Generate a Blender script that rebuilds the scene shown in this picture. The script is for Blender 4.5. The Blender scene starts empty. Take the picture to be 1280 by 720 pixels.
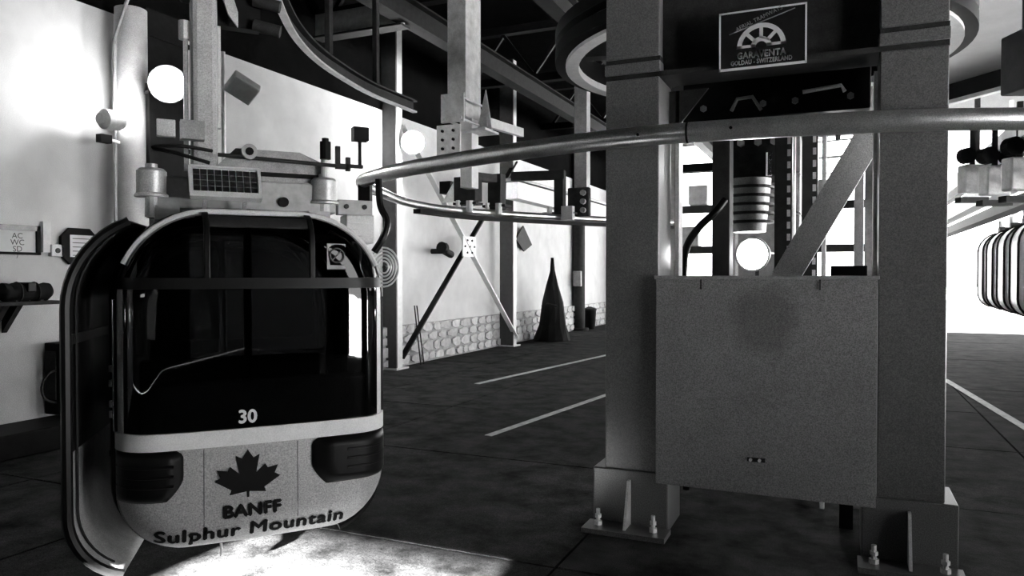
import bpy, bmesh, math, random
from mathutils import Vector, Matrix

random.seed(7)
scene = bpy.context.scene
COL = scene.collection

# ------------------------------------------------------------------ camera
FPX = 930.0
CAMZ = 1.6
YAW = math.radians(23.85)
PITCH = math.atan(16.0 / FPX)
cam_data = bpy.data.cameras.new('camera')
cam = bpy.data.objects.new('camera', cam_data)
COL.objects.link(cam)
cam_data.sensor_width = 36.0
cam_data.lens = FPX / 1280.0 * 36.0
cam_data.clip_start = 0.05
cam_data.clip_end = 500
cam.location = (0, 0, CAMZ)
cam.rotation_euler = (math.pi / 2 - PITCH, 0, YAW)
scene.camera = cam

# ------------------------------------------------------------------ world: even overcast sky
world = bpy.data.worlds.new('overcast_sky')
scene.world = world
world.use_nodes = True
wn = world.node_tree.nodes
wn['Background'].inputs['Color'].default_value = (1, 1, 1, 1)
wn['Background'].inputs['Strength'].default_value = 4.6

# low sun shining in through a slot added in the unseen wall behind the camera
SUN = bpy.data.lights.new('sun', 'SUN'); SUN.energy = 800.0; SUN.angle = math.radians(1.0)
sun = bpy.data.objects.new('sun', SUN); COL.objects.link(sun)
sun.rotation_euler = Vector((.03, 1.0, -.2)).to_track_quat('-Z', 'Y').to_euler()

scene.view_settings.view_transform = 'Standard'
scene.view_settings.look = 'None'
scene.view_settings.gamma = 1.0
scene.view_settings.use_curve_mapping = False
scene.view_settings.exposure = 0.6

# ------------------------------------------------------------------ geometry helpers
F2 = Vector((-math.sin(YAW), math.cos(YAW), 0))
R2 = Vector((math.cos(YAW), math.sin(YAW), 0))
FWD = (F2 * math.cos(PITCH) + Vector((0, 0, -math.sin(PITCH)))).normalized()
UPV = (F2 * math.sin(PITCH) + Vector((0, 0, math.cos(PITCH)))).normalized()
CP = Vector((0, 0, CAMZ))

def ray(px, py):
    return FWD + R2 * ((px - 640) / FPX) + UPV * ((360 - py) / FPX)
def on_x(px, py, X):
    r = ray(px, py); return CP + r * (X / r.x)
def on_y(px, py, Y):
    r = ray(px, py); return CP + r * (Y / r.y)
def on_z(px, py, Z):
    r = ray(px, py); return CP + r * ((Z - CAMZ) / r.z)
def at_d(px, py, d):
    r = ray(px, py); return CP + r * (d / r.dot(F2))
def rm(x, d, z=0.0):                     # from sideways / depth measures to room coordinates
    p = R2 * x + F2 * d; return Vector((p.x, p.y, z))

def V(*a):
    return Vector(a) if len(a) > 1 else Vector(a[0])

class MB:
    def __init__(self):
        self.v = []; self.f = []
    def add(self, vs, fs):
        o = len(self.v)
        self.v += [Vector(p) for p in vs]
        self.f += [tuple(i + o for i in f) for f in fs]
        return self
    def obox(self, c, ax, ay, az):       # centre and three half-size vectors
        c = V(c); vs = []
        for k in (-1, 1):
            for j in (-1, 1):
                for i in (-1, 1):
                    vs.append(c + V(ax) * i + V(ay) * j + V(az) * k)
        return self.add(vs, [(0, 2, 3, 1), (4, 5, 7, 6), (0, 1, 5, 4), (2, 6, 7, 3), (0, 4, 6, 2), (1, 3, 7, 5)])
    def box(self, x0, x1, y0, y1, z0, z1):
        return self.obox(((x0 + x1) / 2, (y0 + y1) / 2, (z0 + z1) / 2), (abs(x1 - x0) / 2, 0, 0), (0, abs(y1 - y0) / 2, 0), (0, 0, abs(z1 - z0) / 2))
    def bar(self, p0, p1, w, h, up=(0, 0, 1)):
        p0, p1 = V(p0), V(p1); d = (p1 - p0)
        t = d.normalized(); s = t.cross(V(up))
        if s.length < 1e-4: s = t.cross(Vector((0, 1, 0)))
        s.normalize(); u = s.cross(t).normalized()
        return self.obox((p0 + p1) / 2, s * w / 2, d / 2, u * h / 2)
    def tube(self, pts, r, seg=10, closed=False):
        pts = [V(p) for p in pts]; n = len(pts)
        rs = r if isinstance(r, (list, tuple)) else [r] * n
        tans = []
        for i in range(n):
            a = pts[(i - 1) % n] if closed or i > 0 else pts[i]
            b = pts[(i + 1) % n] if closed or i < n - 1 else pts[i]
            tans.append((b - a).normalized())
        nrm = tans[0].orthogonal().normalized()
        if abs(tans[0].z) < .9:
            nrm = (Vector((0, 0, 1)) - tans[0] * tans[0].z).normalized()
        vs = []
        for i in range(n):
            nrm = (nrm - tans[i] * nrm.dot(tans[i])).normalized()
            bi = tans[i].cross(nrm)
            for k in range(seg):
                a = 2 * math.pi * k / seg
                vs.append(pts[i] + (nrm * math.cos(a) + bi * math.sin(a)) * rs[i])
        fs = []
        m = n if closed else n - 1
        for i in range(m):
            j = (i + 1) % n
            for k in range(seg):
                k2 = (k + 1) % seg
                fs.append((i * seg + k, i * seg + k2, j * seg + k2, j * seg + k))
        if not closed:
            fs.append(tuple(range(seg))[::-1]); fs.append(tuple((n - 1) * seg + k for k in range(seg)))
        return self.add(vs, fs)
    def cyl(self, p0, p1, r0, r1=None, seg=16):
        return self.tube([p0, p1], [r0, r0 if r1 is None else r1], seg)
    def lathe(self, prof, org, axis=(0, 0, 1), seg=24, closed=False):     # prof: (radius, height)
        ax = V(axis).normalized(); a = ax.orthogonal().normalized(); b = ax.cross(a)
        vs = []
        for (r, h) in prof:
            for k in range(seg):
                t = 2 * math.pi * k / seg
                vs.append(V(org) + ax * h + (a * math.cos(t) + b * math.sin(t)) * r)
        fs = []; n = len(prof)
        for i in range(n if closed else n - 1):
            j = (i + 1) % n
            for k in range(seg):
                k2 = (k + 1) % seg
                fs.append((i * seg + k, i * seg + k2, j * seg + k2, j * seg + k))
        if not closed:
            fs.append(tuple(range(seg))[::-1]); fs.append(tuple((n - 1) * seg + k for k in range(seg)))
        return self.add(vs, fs)
    def prism(self, poly, ext):
        poly = [V(p) for p in poly]; n = len(poly); e = V(ext)
        fs = [tuple(range(n))[::-1], tuple(range(n, 2 * n))]
        for i in range(n):
            j = (i + 1) % n; fs.append((i, j, n + j, n + i))
        return self.add(poly + [p + e for p in poly], fs)
    def grid(self, fn, nu, nv):
        vs = [fn(i / (nu - 1), j / (nv - 1)) for j in range(nv) for i in range(nu)]
        fs = [(j * nu + i, j * nu + i + 1, (j + 1) * nu + i + 1, (j + 1) * nu + i) for j in range(nv - 1) for i in range(nu - 1)]
        return self.add(vs, fs)
    def build(self, name, mat, parent=None, local=False, smooth=False, bevel=0, solid=0, fixn=True):
        me = bpy.data.meshes.new(name)
        M = None
        if parent is not None and not local:
            M = WM[parent.name].inverted()
        me.from_pydata([(M @ p if M else p) for p in self.v], [], self.f)
        if fixn:
            bm = bmesh.new(); bm.from_mesh(me)
            bmesh.ops.recalc_face_normals(bm, faces=bm.faces)
            bm.to_mesh(me); bm.free()
        me.update()
        me.materials.append(mat)
        o = bpy.data.objects.new(name, me)
        COL.objects.link(o)
        if parent is not None:
            o.parent = parent
        WM[o.name] = WM[parent.name] if parent is not None else Matrix.Identity(4)
        if smooth:
            for p in me.polygons: p.use_smooth = True
            me.set_sharp_from_angle(angle=math.radians(40))
        if solid:
            m = o.modifiers.new('thick', 'SOLIDIFY'); m.thickness = solid; m.offset = 0
        if bevel:
            m = o.modifiers.new('bevel', 'BEVEL'); m.width = bevel; m.segments = 2; m.limit_method = 'ANGLE'
        return o
WM = {}

def tag(o, label, cat, group=None):
    o['label'] = label; o['category'] = cat
    if group: o['group'] = group
    return o
def thing(name, label, cat, loc=(0, 0, 0), rotz=0.0, group=None):
    o = bpy.data.objects.new(name, None); COL.objects.link(o)
    o.location = loc; o.rotation_euler = (0, 0, rotz)
    o.empty_display_size = .2
    WM[o.name] = Matrix.Translation(V(loc)) @ Matrix.Rotation(rotz, 4, 'Z')
    return tag(o, label, cat, group)
def struct(o):
    o['kind'] = 'structure'; return o
def spline(pts, n=8):
    pts = [V(p) for p in pts]; out = []
    P = [pts[0] * 2 - pts[1]] + pts + [pts[-1] * 2 - pts[-2]]
    for i in range(1, len(P) - 2):
        a, b, c, d = P[i - 1:i + 3]
        for k in range(n):
            t = k / n
            out.append(.5 * ((2 * b) + (c - a) * t + (2 * a - 5 * b + 4 * c - d) * t * t + (3 * b - 3 * c + d - a) * t ** 3))
    out.append(pts[-1]); return out
def text_shape(s, size, align='CENTER', weight=0.0, spacing=1.0):
    cu = bpy.data.curves.new('lettering', 'FONT'); cu.body = s; cu.size = size; cu.align_x = align
    cu.offset = weight; cu.space_character = spacing; cu.resolution_u = 3
    o = bpy.data.objects.new('lettering', cu); COL.objects.link(o)
    bpy.context.view_layer.update()
    me = bpy.data.meshes.new_from_object(o.evaluated_get(bpy.context.evaluated_depsgraph_get()))
    vs = [v.co.copy() for v in me.vertices]; fs = [tuple(p.vertices) for p in me.polygons]
    bpy.data.objects.remove(o); bpy.data.meshes.remove(me); bpy.data.curves.remove(cu)
    return vs, fs
def put_text(name, s, size, fn, mat, parent, local=False, width=None, bold=0.0, **kw):
    vs, fs = text_shape(s, size, **kw)
    if bold:
        n0 = len(vs); v0 = [v.copy() for v in vs]; f0 = list(fs)
        for q, (i, j) in enumerate(((1, 0), (-1, 0), (0, 1), (0, -1))):
            vs += [v + Vector((i * bold, j * bold, 0)) for v in v0]
            fs += [tuple(k + n0 * (q + 1) for k in f) for f in f0]
    if width:
        k = width / (max(v.x for v in vs) - min(v.x for v in vs))
        for v in vs: v.x *= k
    return MB().add([fn(v.x, v.y) for v in vs], fs).build(name, mat, parent, local=local, fixn=False)

# ------------------------------------------------------------------ materials (all neutral greys)
def mat(name, g, rough=.6, metal=0.0, var=.25, scale=12.0, bump=0.0, spec=.5, fine=0.0, rand=0.0):
    m = bpy.data.materials.new(name); m.use_nodes = True
    nt = m.node_tree; n = nt.nodes; b = n['Principled BSDF']
    b.inputs['Roughness'].default_value = rough; b.inputs['Metallic'].default_value = metal
    b.inputs['Specular IOR Level'].default_value = spec
    tc = n.new('ShaderNodeTexCoord')
    no = n.new('ShaderNodeTexNoise'); no.inputs['Scale'].default_value = scale; no.inputs['Detail'].default_value = 6
    no.inputs['Roughness'].default_value = .65
    nt.links.new(tc.outputs['Object'], no.inputs['Vector'])
    ra = n.new('ShaderNodeMapRange')
    ra.inputs['From Min'].default_value = .3; ra.inputs['From Max'].default_value = .7
    ra.inputs['To Min'].default_value = g * (1 - var); ra.inputs['To Max'].default_value = g * (1 + var)
    nt.links.new(no.outputs['Fac'], ra.inputs['Value'])
    out = ra.outputs['Result']
    if fine:
        n2 = n.new('ShaderNodeTexNoise'); n2.inputs['Scale'].default_value = 170; n2.inputs['Detail'].default_value = 3
        nt.links.new(tc.outputs['Object'], n2.inputs['Vector'])
        r2 = n.new('ShaderNodeMapRange'); r2.inputs['From Min'].default_value = .3; r2.inputs['From Max'].default_value = .7
        r2.inputs['To Min'].default_value = 1 - fine; r2.inputs['To Max'].default_value = 1 + fine
        nt.links.new(n2.outputs['Fac'], r2.inputs['Value'])
        mu = n.new('ShaderNodeMath'); mu.operation = 'MULTIPLY'
        nt.links.new(out, mu.inputs[0]); nt.links.new(r2.outputs['Result'], mu.inputs[1]); out = mu.outputs[0]
    if rand:
        oi = n.new('ShaderNodeObjectInfo'); r3 = n.new('ShaderNodeMapRange')
        r3.inputs['To Min'].default_value = 1 - rand; r3.inputs['To Max'].default_value = 1 + rand
        nt.links.new(oi.outputs['Random'], r3.inputs['Value'])
        mu = n.new('ShaderNodeMath'); mu.operation = 'MULTIPLY'
        nt.links.new(out, mu.inputs[0]); nt.links.new(r3.outputs['Result'], mu.inputs[1]); out = mu.outputs[0]
    cl = n.new('ShaderNodeCombineColor')
    for k in range(3): nt.links.new(out, cl.inputs[k])
    nt.links.new(cl.outputs[0], b.inputs['Base Color'])
    if bump:
        bp = n.new('ShaderNodeBump'); bp.inputs['Strength'].default_value = bump; bp.inputs['Distance'].default_value = .02
        nt.links.new(no.outputs['Fac'], bp.inputs['Height']); nt.links.new(bp.outputs['Normal'], b.inputs['Normal'])
    return m
def glass(name, tint, rough=.02):
    m = bpy.data.materials.new(name); m.use_nodes = True
    nt = m.node_tree; n = nt.nodes; n.remove(n['Principled BSDF'])
    t = n.new('ShaderNodeBsdfTransparent'); t.inputs['Color'].default_value = (tint, tint, tint, 1)
    g = n.new('ShaderNodeBsdfGlossy'); g.inputs['Roughness'].default_value = rough
    fr = n.new('ShaderNodeFresnel'); fr.inputs['IOR'].default_value = 1.5
    mx = n.new('ShaderNodeMixShader')
    nt.links.new(fr.outputs[0], mx.inputs[0]); nt.links.new(t.outputs[0], mx.inputs[1]); nt.links.new(g.outputs[0], mx.inputs[2])
    nt.links.new(mx.outputs[0], n['Material Output'].inputs['Surface'])
    return m
def emit(name, s):
    m = bpy.data.materials.new(name); m.use_nodes = True
    b = m.node_tree.nodes['Principled BSDF']
    b.inputs['Emission Color'].default_value = (1, 1, 1, 1); b.inputs['Emission Strength'].default_value = s
    no = m.node_tree.nodes.new('ShaderNodeTexNoise'); no.inputs['Scale'].default_value = 30
    m.node_tree.links.new(no.outputs['Fac'], b.inputs['Roughness'])
    return m

M = dict(
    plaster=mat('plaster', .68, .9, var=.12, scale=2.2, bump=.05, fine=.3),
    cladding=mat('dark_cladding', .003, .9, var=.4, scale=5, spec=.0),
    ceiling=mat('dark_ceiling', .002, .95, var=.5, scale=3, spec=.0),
    concrete=mat('floor_concrete', .021, .8, var=.98, scale=3.2, bump=.5, fine=.75, spec=.02, rand=.16),
    joint=mat('joint_dirt', .012, .9),
    linepaint=mat('line_paint', .36, .6, var=.5, scale=9, fine=.3),
    stone=mat('rubble_stone', .60, .85, var=.25, scale=9, bump=.4, rand=.18),
    mortar=mat('mortar', .38, .95, var=.3),
    colpaint=mat('column_paint', .075, .30, var=.16, scale=3, fine=.55),
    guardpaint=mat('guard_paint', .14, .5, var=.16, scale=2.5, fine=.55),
    darksteel=mat('dark_steel', .016, .7, spec=.1, var=.4, fine=.3),
    midsteel=mat('grey_steel', .16, .45, var=.3, fine=.3),
    roofsteel=mat('roof_steel', .008, .7, spec=.03, var=.4, fine=.3),
    blacksteel=mat('black_steel', .005, .55, spec=.04, var=.4),
    postpaint=mat('post_paint', .06, .6, var=.2, spec=.1, fine=.3),
    galv=mat('galvanised_steel', .62, .42, metal=.35, var=.28, scale=7, fine=.2),
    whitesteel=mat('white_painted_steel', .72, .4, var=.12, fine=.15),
    rail=mat('polished_rail', .82, .28, metal=.85, var=.18, scale=6, fine=.25),
    chrome=mat('bright_trim', .75, .16, metal=1.0, var=.05),
    shell=mat('cabin_panel', .40, .38, metal=.15, var=.12, scale=3, fine=.4),
    band=mat('cabin_band', .93, .30, metal=.0, var=.06, fine=.1),
    rubber=mat('black_rubber', .004, .38, spec=.10, var=.3),
    matt=mat('matt_black', .005, .8, spec=.1, var=.3),
    interior=mat('cabin_interior', .018, .8, var=.3),
    liner=mat('door_liner', .20, .6, var=.2, fine=.3),
    print=mat('dark_print', .006, .7, spec=.08, var=.15),
    white=mat('white_print', .95, .5, var=.03),
    faded=mat('faded_print', .16, .6, var=.3),
    paper=mat('white_paper', .78, .8, var=.05),
    ink=mat('ink', .05, .8),
    cell=mat('solar_cell', .012, .25, var=.3),
    snow=mat('snow', .85, .9, var=.05),
    colround=mat('round_column', .30, .6, var=.2, scale=4, fine=.3),
    greycase=mat('grey_casing', .22, .5, var=.25),
    glass=glass('tinted_window', .08),
    clear=glass('clear_glass', .9),
    lens=emit('lamp_lens', 14.0),
)

# one dark round spot on the guard sheet
def add_dark_spot(m, c, r):
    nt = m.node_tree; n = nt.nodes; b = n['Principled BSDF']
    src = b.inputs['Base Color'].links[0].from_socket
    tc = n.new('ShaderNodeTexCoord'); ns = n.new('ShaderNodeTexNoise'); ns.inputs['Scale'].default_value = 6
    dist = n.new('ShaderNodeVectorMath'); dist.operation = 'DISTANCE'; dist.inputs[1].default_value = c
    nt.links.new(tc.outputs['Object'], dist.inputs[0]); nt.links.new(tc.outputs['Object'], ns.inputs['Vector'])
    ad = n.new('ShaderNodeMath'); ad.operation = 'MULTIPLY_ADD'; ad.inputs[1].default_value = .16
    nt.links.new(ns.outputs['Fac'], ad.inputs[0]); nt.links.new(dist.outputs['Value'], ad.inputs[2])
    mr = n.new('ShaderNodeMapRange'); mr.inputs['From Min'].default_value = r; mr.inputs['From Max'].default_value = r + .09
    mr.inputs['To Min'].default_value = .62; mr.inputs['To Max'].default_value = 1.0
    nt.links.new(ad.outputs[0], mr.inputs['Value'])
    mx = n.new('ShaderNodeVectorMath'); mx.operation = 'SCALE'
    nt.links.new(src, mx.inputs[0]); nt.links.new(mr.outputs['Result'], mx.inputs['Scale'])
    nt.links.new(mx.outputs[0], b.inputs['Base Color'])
add_dark_spot(M['guardpaint'], (.02, -.04, 1.02), .22)

# ------------------------------------------------------------------ room shell
WX = -7.1
Y0, Y1 = -5.0, 24.0
XR = 8.5
ZC = 6.6
floor = struct(MB().box(WX - .3, XR + .3, Y0 - 2, Y1 + .3, -.25, -.03).build('floor', M['joint']))
xs = [WX, -5.8, -4.32, -1.42, 1.48, 4.38, 7.28, XR]
ys = [Y0] + [5.89 + 2.09 * k for k in range(-5, 9)] + [Y1]
slab_cache = {}
for i in range(len(xs) - 1):
    for j in range(len(ys) - 1):
        MB().box(xs[i] + .009, xs[i + 1] - .009, ys[j] + .009, ys[j + 1] - .009, -.03, random.uniform(-.004, 0)).build('floor_slab', M['concrete'], floor)
def stripe(p0, p1, w, nm):
    p0, p1 = V(p0), V(p1); p0.z = p1.z = .0035
    o = MB().bar(p0, p1, w, .003).build('floor_line', M['linepaint'])
    return tag(o, nm, 'floor marking', 'white lines painted on the floor')
stripe(on_z(610, 545, 0), on_z(775, 488, 0), .085, 'white painted floor line ending beside the left steel column')
stripe(on_z(596, 480, 0), on_z(790, 437, 0), .10, 'thin white painted floor line nearest the stone plinth')
stripe(on_z(1180, 474, 0), on_z(1330, 564, 0), .10, 'white painted floor line right of the steel columns')

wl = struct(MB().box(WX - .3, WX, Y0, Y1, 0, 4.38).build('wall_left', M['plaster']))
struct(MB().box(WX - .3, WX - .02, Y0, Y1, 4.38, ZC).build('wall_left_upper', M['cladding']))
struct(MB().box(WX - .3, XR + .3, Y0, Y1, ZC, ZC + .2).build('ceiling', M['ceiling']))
struct(MB().box(WX, -5.2, Y1, Y1 + .3, 0, ZC).box(-5.2, XR, Y1, Y1 + .3, 5.7, ZC).build('wall_back', M['plaster']))
struct(MB().box(XR, XR + .3, 3.4, 8.0, 0, ZC).box(XR, XR + .3, Y0, -.2, 0, ZC).box(XR, XR + .3, 20, Y1, 0, ZC).box(XR, XR + .3, -.2, 3.4, 5.4, ZC).box(XR, XR + .3, 8.0, 20, 3.9, ZC).build('wall_right', M['cladding']))  # unseen wall; its two openings are added to let in sky light
struct(MB().box(WX - .3, -3.55, Y0 - .3, Y0, 0, ZC).box(-3.55, -1.95, Y0 - .3, Y0, 1.745, ZC).box(-3.55, -1.95, Y0 - .3, Y0, 0, 1.54).box(-1.95, XR + .3, Y0 - .3, Y0, 0, ZC).build('wall_front', M['cladding']))  # unseen wall; slot shaped to trim the sun patch on the floor
struct(MB().box(-60, 60, Y1 + .3, 120, -.3, -.05).box(XR + .3, 60, -30, Y1 + .3, -.3, -.05).build('ground_outside', M['snow']))

# stone plinth at the foot of the left wall
plinth = struct(MB().box(WX, WX + .06, 9.2, Y1 - .1, 0, .72).build('trim_1', M['mortar']))
z = 0.02
row = 0
while z < .70:
    h = random.uniform(.15, .22)
    if z + h > .66: h = .73 - z
    y = 9.2 + random.uniform(0, .1)
    while y < Y1 - .4:
        w = random.uniform(.22, .48) * (1 + max(0, y - 14) * .04)
        pts = []
        yc, zc = y + w / 2, z + h / 2
        n = 7
        for k in range(n):
            a = 2 * math.pi * (k + random.uniform(-.2, .2)) / n
            ca, sa = math.cos(a), math.sin(a)
            q = max(abs(ca), abs(sa))
            pts.append(Vector((WX + .05, yc + ca / q * (w / 2 - .012) * random.uniform(.84, 1), zc + sa / q * (h / 2 - .010) * random.uniform(.84, 1))))
        MB().prism(pts, (random.uniform(.03, .06), 0, 0)).build('stone', M['stone'], plinth)
        y += w
    z += h; row += 1

# ------------------------------------------------------------------ roof steel
def purlin(x, z, h, w, label, y0=Y0 + .2, y1=Y1 - .2):
    t = thing('roof_beam', label, 'beam', (x, (y0 + y1) / 2, z), group='long roof beams')
    MB().box(x - w / 2, x + w / 2, y0, y1, z, z + .025).build('bottom_flange', M['roofsteel'], t)
    MB().box(x - .012, x + .012, y0, y1, z + .025, z + h).build('web', M['roofsteel'], t)
    MB().box(x - w / 2, x + w / 2, y0, y1, z + h, z + h + .025).build('top_flange', M['roofsteel'], t)
    return t
purlin(-5.4, 5.0, .3, .22, 'long grey roof beam above the hanging bright post, nearest the left wall')
purlin(-3.4, 5.0, .3, .22, 'long grey roof beam above the far end of the guide rail')
purlin(.6, 5.0, .3, .22, 'long dark roof beam above the steel portal frame')
def cross_truss(y, label):
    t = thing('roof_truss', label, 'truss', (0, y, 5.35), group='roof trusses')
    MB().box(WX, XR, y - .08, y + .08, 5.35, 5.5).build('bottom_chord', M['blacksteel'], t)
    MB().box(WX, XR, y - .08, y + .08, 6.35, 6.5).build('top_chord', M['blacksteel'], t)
    k = 0; x = WX + .3
    while x < XR - 1.3:
        MB().bar((x, y, 5.5), (x + .65, y, 6.35), .06, .06, (0, 1, 0)).build('diagonal', M['blacksteel'], t)
        MB().bar((x + .65, y, 6.35), (x + 1.3, y, 5.5), .06, .06, (0, 1, 0)).build('diagonal', M['blacksteel'], t)
        x += 1.3
for y, l in ((9.0, 'dark lattice roof truss nearest the camera'), (13.5, 'dark lattice roof truss second from the camera'), (18.0, 'dark lattice roof truss furthest from the camera')):
    cross_truss(y, l)

cbY = 8.6
cx_ = on_y(394, 8, cbY)
t = thing('roof_crossbeam', 'grey crossbeam at the roof above the cabin beside the tall post', 'beam', (-6.2, cbY, 4.95))
MB().box(cx_.x, -5.4, cbY, cbY + .04, 4.98, 5.30).build('web', M['midsteel'], t)
MB().box(cx_.x, -5.4, cbY - .06, cbY + .16, 4.95, 4.98).build('flange', M['darksteel'], t)
# ------------------------------------------------------------------ steel portal frame
pf = at_d(790, 662, 4.68)
YF = pf.y                                  # front face plane of the columns
def xf(px, py=344): return on_y(px, py, YF).x
cl0, cl1 = xf(757), xf(823)
cr0, cr1 = xf(1098), xf(1184)
DEPTH = .36
frame = thing('portal_frame', 'grey painted steel portal frame of two thick columns and header beam', 'steel frame', ((cl0 + cr1) / 2, YF + .18, 0))
def column(x0, x1):
    c = MB().box(x0, x1, YF, YF + DEPTH, .37, 2.83).box(x0, x1, YF, YF + DEPTH, 2.96, 4.6).build('column', M['colpaint'], frame, bevel=.006)
    for zz in (2.83, 2.91):
        MB().box(x0 - .004, x1 + .004, YF + .012, YF + DEPTH, zz, zz + .05).build('shadow_groove', M['darksteel'], c)
    MB().box(x0 - .006, x1 + .006, YF - .006, YF + DEPTH + .006, 2.862, 2.928).build('collar', M['colpaint'], c, bevel=.004)
    b0, b1 = x0 - .075, x1 + .065
    base = MB().box(b0, b1, YF - .014, YF + DEPTH + .014, .0, .37).build('base_block', M['colpaint'], frame, bevel=.008)
    MB().box(b0 - .02, b1 + .02, YF - .20, YF - .014, 0, .03).build('base_plate', M['colpaint'], base)
    xm = (b0 + b1) / 2
    MB().prism([(xm - .008, YF - .014, .03), (xm - .008, YF - .15, .03), (xm - .008, YF - .05, .31), (xm - .008, YF - .014, .31)], (.016, 0, 0)).build('gusset', M['galv'], base)
    for bx in (b0 + .06, b1 - .07):
        MB().cyl((bx, YF - .10, .03), (bx, YF - .10, .055), .026, seg=6).cyl((bx, YF - .10, .055), (bx, YF - .10, .13), .013, seg=8).cyl((bx, YF - .10, .075), (bx, YF - .10, .095), .022, seg=6).build('anchor_bolt', M['galv'], base)
    return c
column(cl0, cl1); column(cr0, cr1)
# header: top and bottom flange and web
hz0 = 2.86
MB().box(cl1, cr0, YF + .10, YF + .13, hz0, 3.45).build('header_web', M['darksteel'], frame)
MB().box(cl1, cr0, YF - .0, YF + .30, hz0 - .03, hz0).build('header_flange', M['darksteel'], frame)
MB().box(cl1, cr0, YF - .0, YF + .30, 3.45, 3.48).build('header_flange', M['darksteel'], frame)
MB().prism([(cl1, YF + .3, 2.8), (cl1 + .25, YF + .3, 2.8), (cl1, YF + .3, 2.5)], (0, .02, 0)).build('knee_plate', M['darksteel'], frame)
hx0, hx1 = cl1 + .06, cr0 - .03
dh_ = thing('dark_backing', 'black box added behind the header beam to block the bright background', 'housing', ((hx0 + hx1) / 2, YF + .65, 2.62))
MB().box(hx0, hx1, YF + .45, YF + .90, 2.62, 3.36).build('casing', M['blacksteel'], dh_, bevel=.01)  # black box added to hide the bright sky behind the header
for fx in (.12, .45, .62, .9):
    xx = hx0 + (hx1 - hx0) * fx
    MB().cyl((xx, YF + .45, 2.70), (xx, YF + .43, 2.70), .022, seg=6).build('bolt', M['midsteel'], dh_)
xx = hx0 + (hx1 - hx0) * .66
MB().tube([(xx, YF + .40, 2.74), (xx + .22, YF + .40, 2.76), (xx + .24, YF + .40, 2.72)], .012, 8).build('oil_pipe', M['galv'], dh_)
MB().tube([(hx0 + .32, YF + .40, 2.66), (hx0 + .36, YF + .38, 2.73), (hx0 + .45, YF + .40, 2.74), (hx0 + .5, YF + .44, 2.66)], .012, 8).build('oil_pipe', M['midsteel'], dh_, smooth=True)
# inner edge angle irons and diagonal brace behind the guard
for px in (848, 1094):
    x = on_y(px, 250, YF + .34).x
    MB().box(x - .012, x + .012, YF + .30, YF + .42, 1.2, 2.8).build('edge_angle', M['galv'], frame)
YB = YF + .62
MB().bar(on_y(955, 392, YB), on_y(1094, 158, YB), .17, .06, (0, -1, 0)).build('diagonal_brace', M['shell'], frame)

# guard box
gx0, gx1 = on_y(820, 480, YF - .04).x, on_y(1096, 480, YF - .04).x
guard = thing('machine_guard', 'large plain grey sheet metal guard panel between the two steel columns', 'guard panel', ((gx0 + gx1) / 2, YF, .31))
gz0, gz1 = .315, 1.575
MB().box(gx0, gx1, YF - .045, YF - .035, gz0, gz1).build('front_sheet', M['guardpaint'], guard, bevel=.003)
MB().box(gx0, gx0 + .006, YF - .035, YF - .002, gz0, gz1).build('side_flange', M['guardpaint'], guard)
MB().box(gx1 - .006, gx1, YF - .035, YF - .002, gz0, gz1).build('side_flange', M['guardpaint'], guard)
MB().box(gx0 - .01, gx1 + .01, YF - .055, YF - .005, gz1, gz1 + .022).build('top_lip', M['midsteel'], guard, bevel=.004)
for px in (876, 1025):
    x = on_y(px, 355, YF - .05).x
    MB().box(x - .004, x + .004, YF - .052, YF - .045, gz1 - .06, gz1).build('seam_clip', M['darksteel'], guard)
kx = on_y(945, 575, YF - .05)
lk = MB().box(kx.x - .05, kx.x + .05, YF - .05, YF - .045, kx.z - .012, kx.z + .012).build('latch', M['darksteel'], guard)
for dx in (-.03, .02):
    MB().cyl((kx.x + dx, YF - .05, kx.z), (kx.x + dx, YF - .066, kx.z), .009, seg=10).build('latch_screw', M['galv'], lk)

# maker's sign
sgY = YF - .03
sc = [on_y(899, 17, sgY), on_y(1009, 3, sgY), on_y(1009, 79, sgY), on_y(899, 90, sgY)]
sx0, sx1 = sc[0].x, sc[1].x
sz1 = (sc[0].z + sc[1].z) / 2; sz0 = (sc[2].z + sc[3].z) / 2
sign = thing('maker_sign', 'black enamel sign with white border, half wheel emblem and white lettering on header beam', 'sign', ((sx0 + sx1) / 2, sgY, sz0))
MB().box(sx0, sx1, sgY, sgY + .012, sz0, sz1).build('plate', M['matt'], sign)
for xx in (sx0 + .06, sx1 - .06):
    MB().box(xx - .02, xx + .02, sgY + .012, YF + .10, sz0 + .1, sz0 + .14).build('mounting_strap', M['darksteel'], sign)
bw = .010; e = .002
MB().box(sx0, sx1, sgY - e, sgY, sz0, sz0 + bw * 1.5).box(sx0, sx1, sgY - e, sgY, sz1 - bw, sz1).box(sx0, sx0 + bw, sgY - e, sgY, sz0, sz1).box(sx1 - bw, sx1, sgY - e, sgY, sz0, sz1).build('border', M['white'], sign)
W, Hh = sx1 - sx0, sz1 - sz0
ex, ez = sx0 + W * .49, sz0 + Hh * .36
ro, ri, rh = W * .28, W * .225, W * .12
def arc(r0, r1, a0, a1, n=20):
    m = MB()
    for k in range(n):
        t0 = a0 + (a1 - a0) * k / n; t1 = a0 + (a1 - a0) * (k + 1) / n
        m.add([(ex + r * math.cos(t), sgY - .002, ez + r * math.sin(t)) for r, t in ((r0, t0), (r1, t0), (r1, t1), (r0, t1))], [(0, 1, 2, 3)])
    return m
wm_ = arc(ri, ro, 0, math.pi)
for a in (45, 90, 135):
    t = math.radians(a)
    wm_.bar((ex + math.cos(t) * rh * .8, sgY - .001, ez + math.sin(t) * rh * .8), (ex + math.cos(t) * ri * 1.05, sgY - .001, ez + math.sin(t) * ri * 1.05), .020, .002, (0, 1, 0))
m2 = arc(rh * .52, rh, 0, math.pi)
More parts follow.
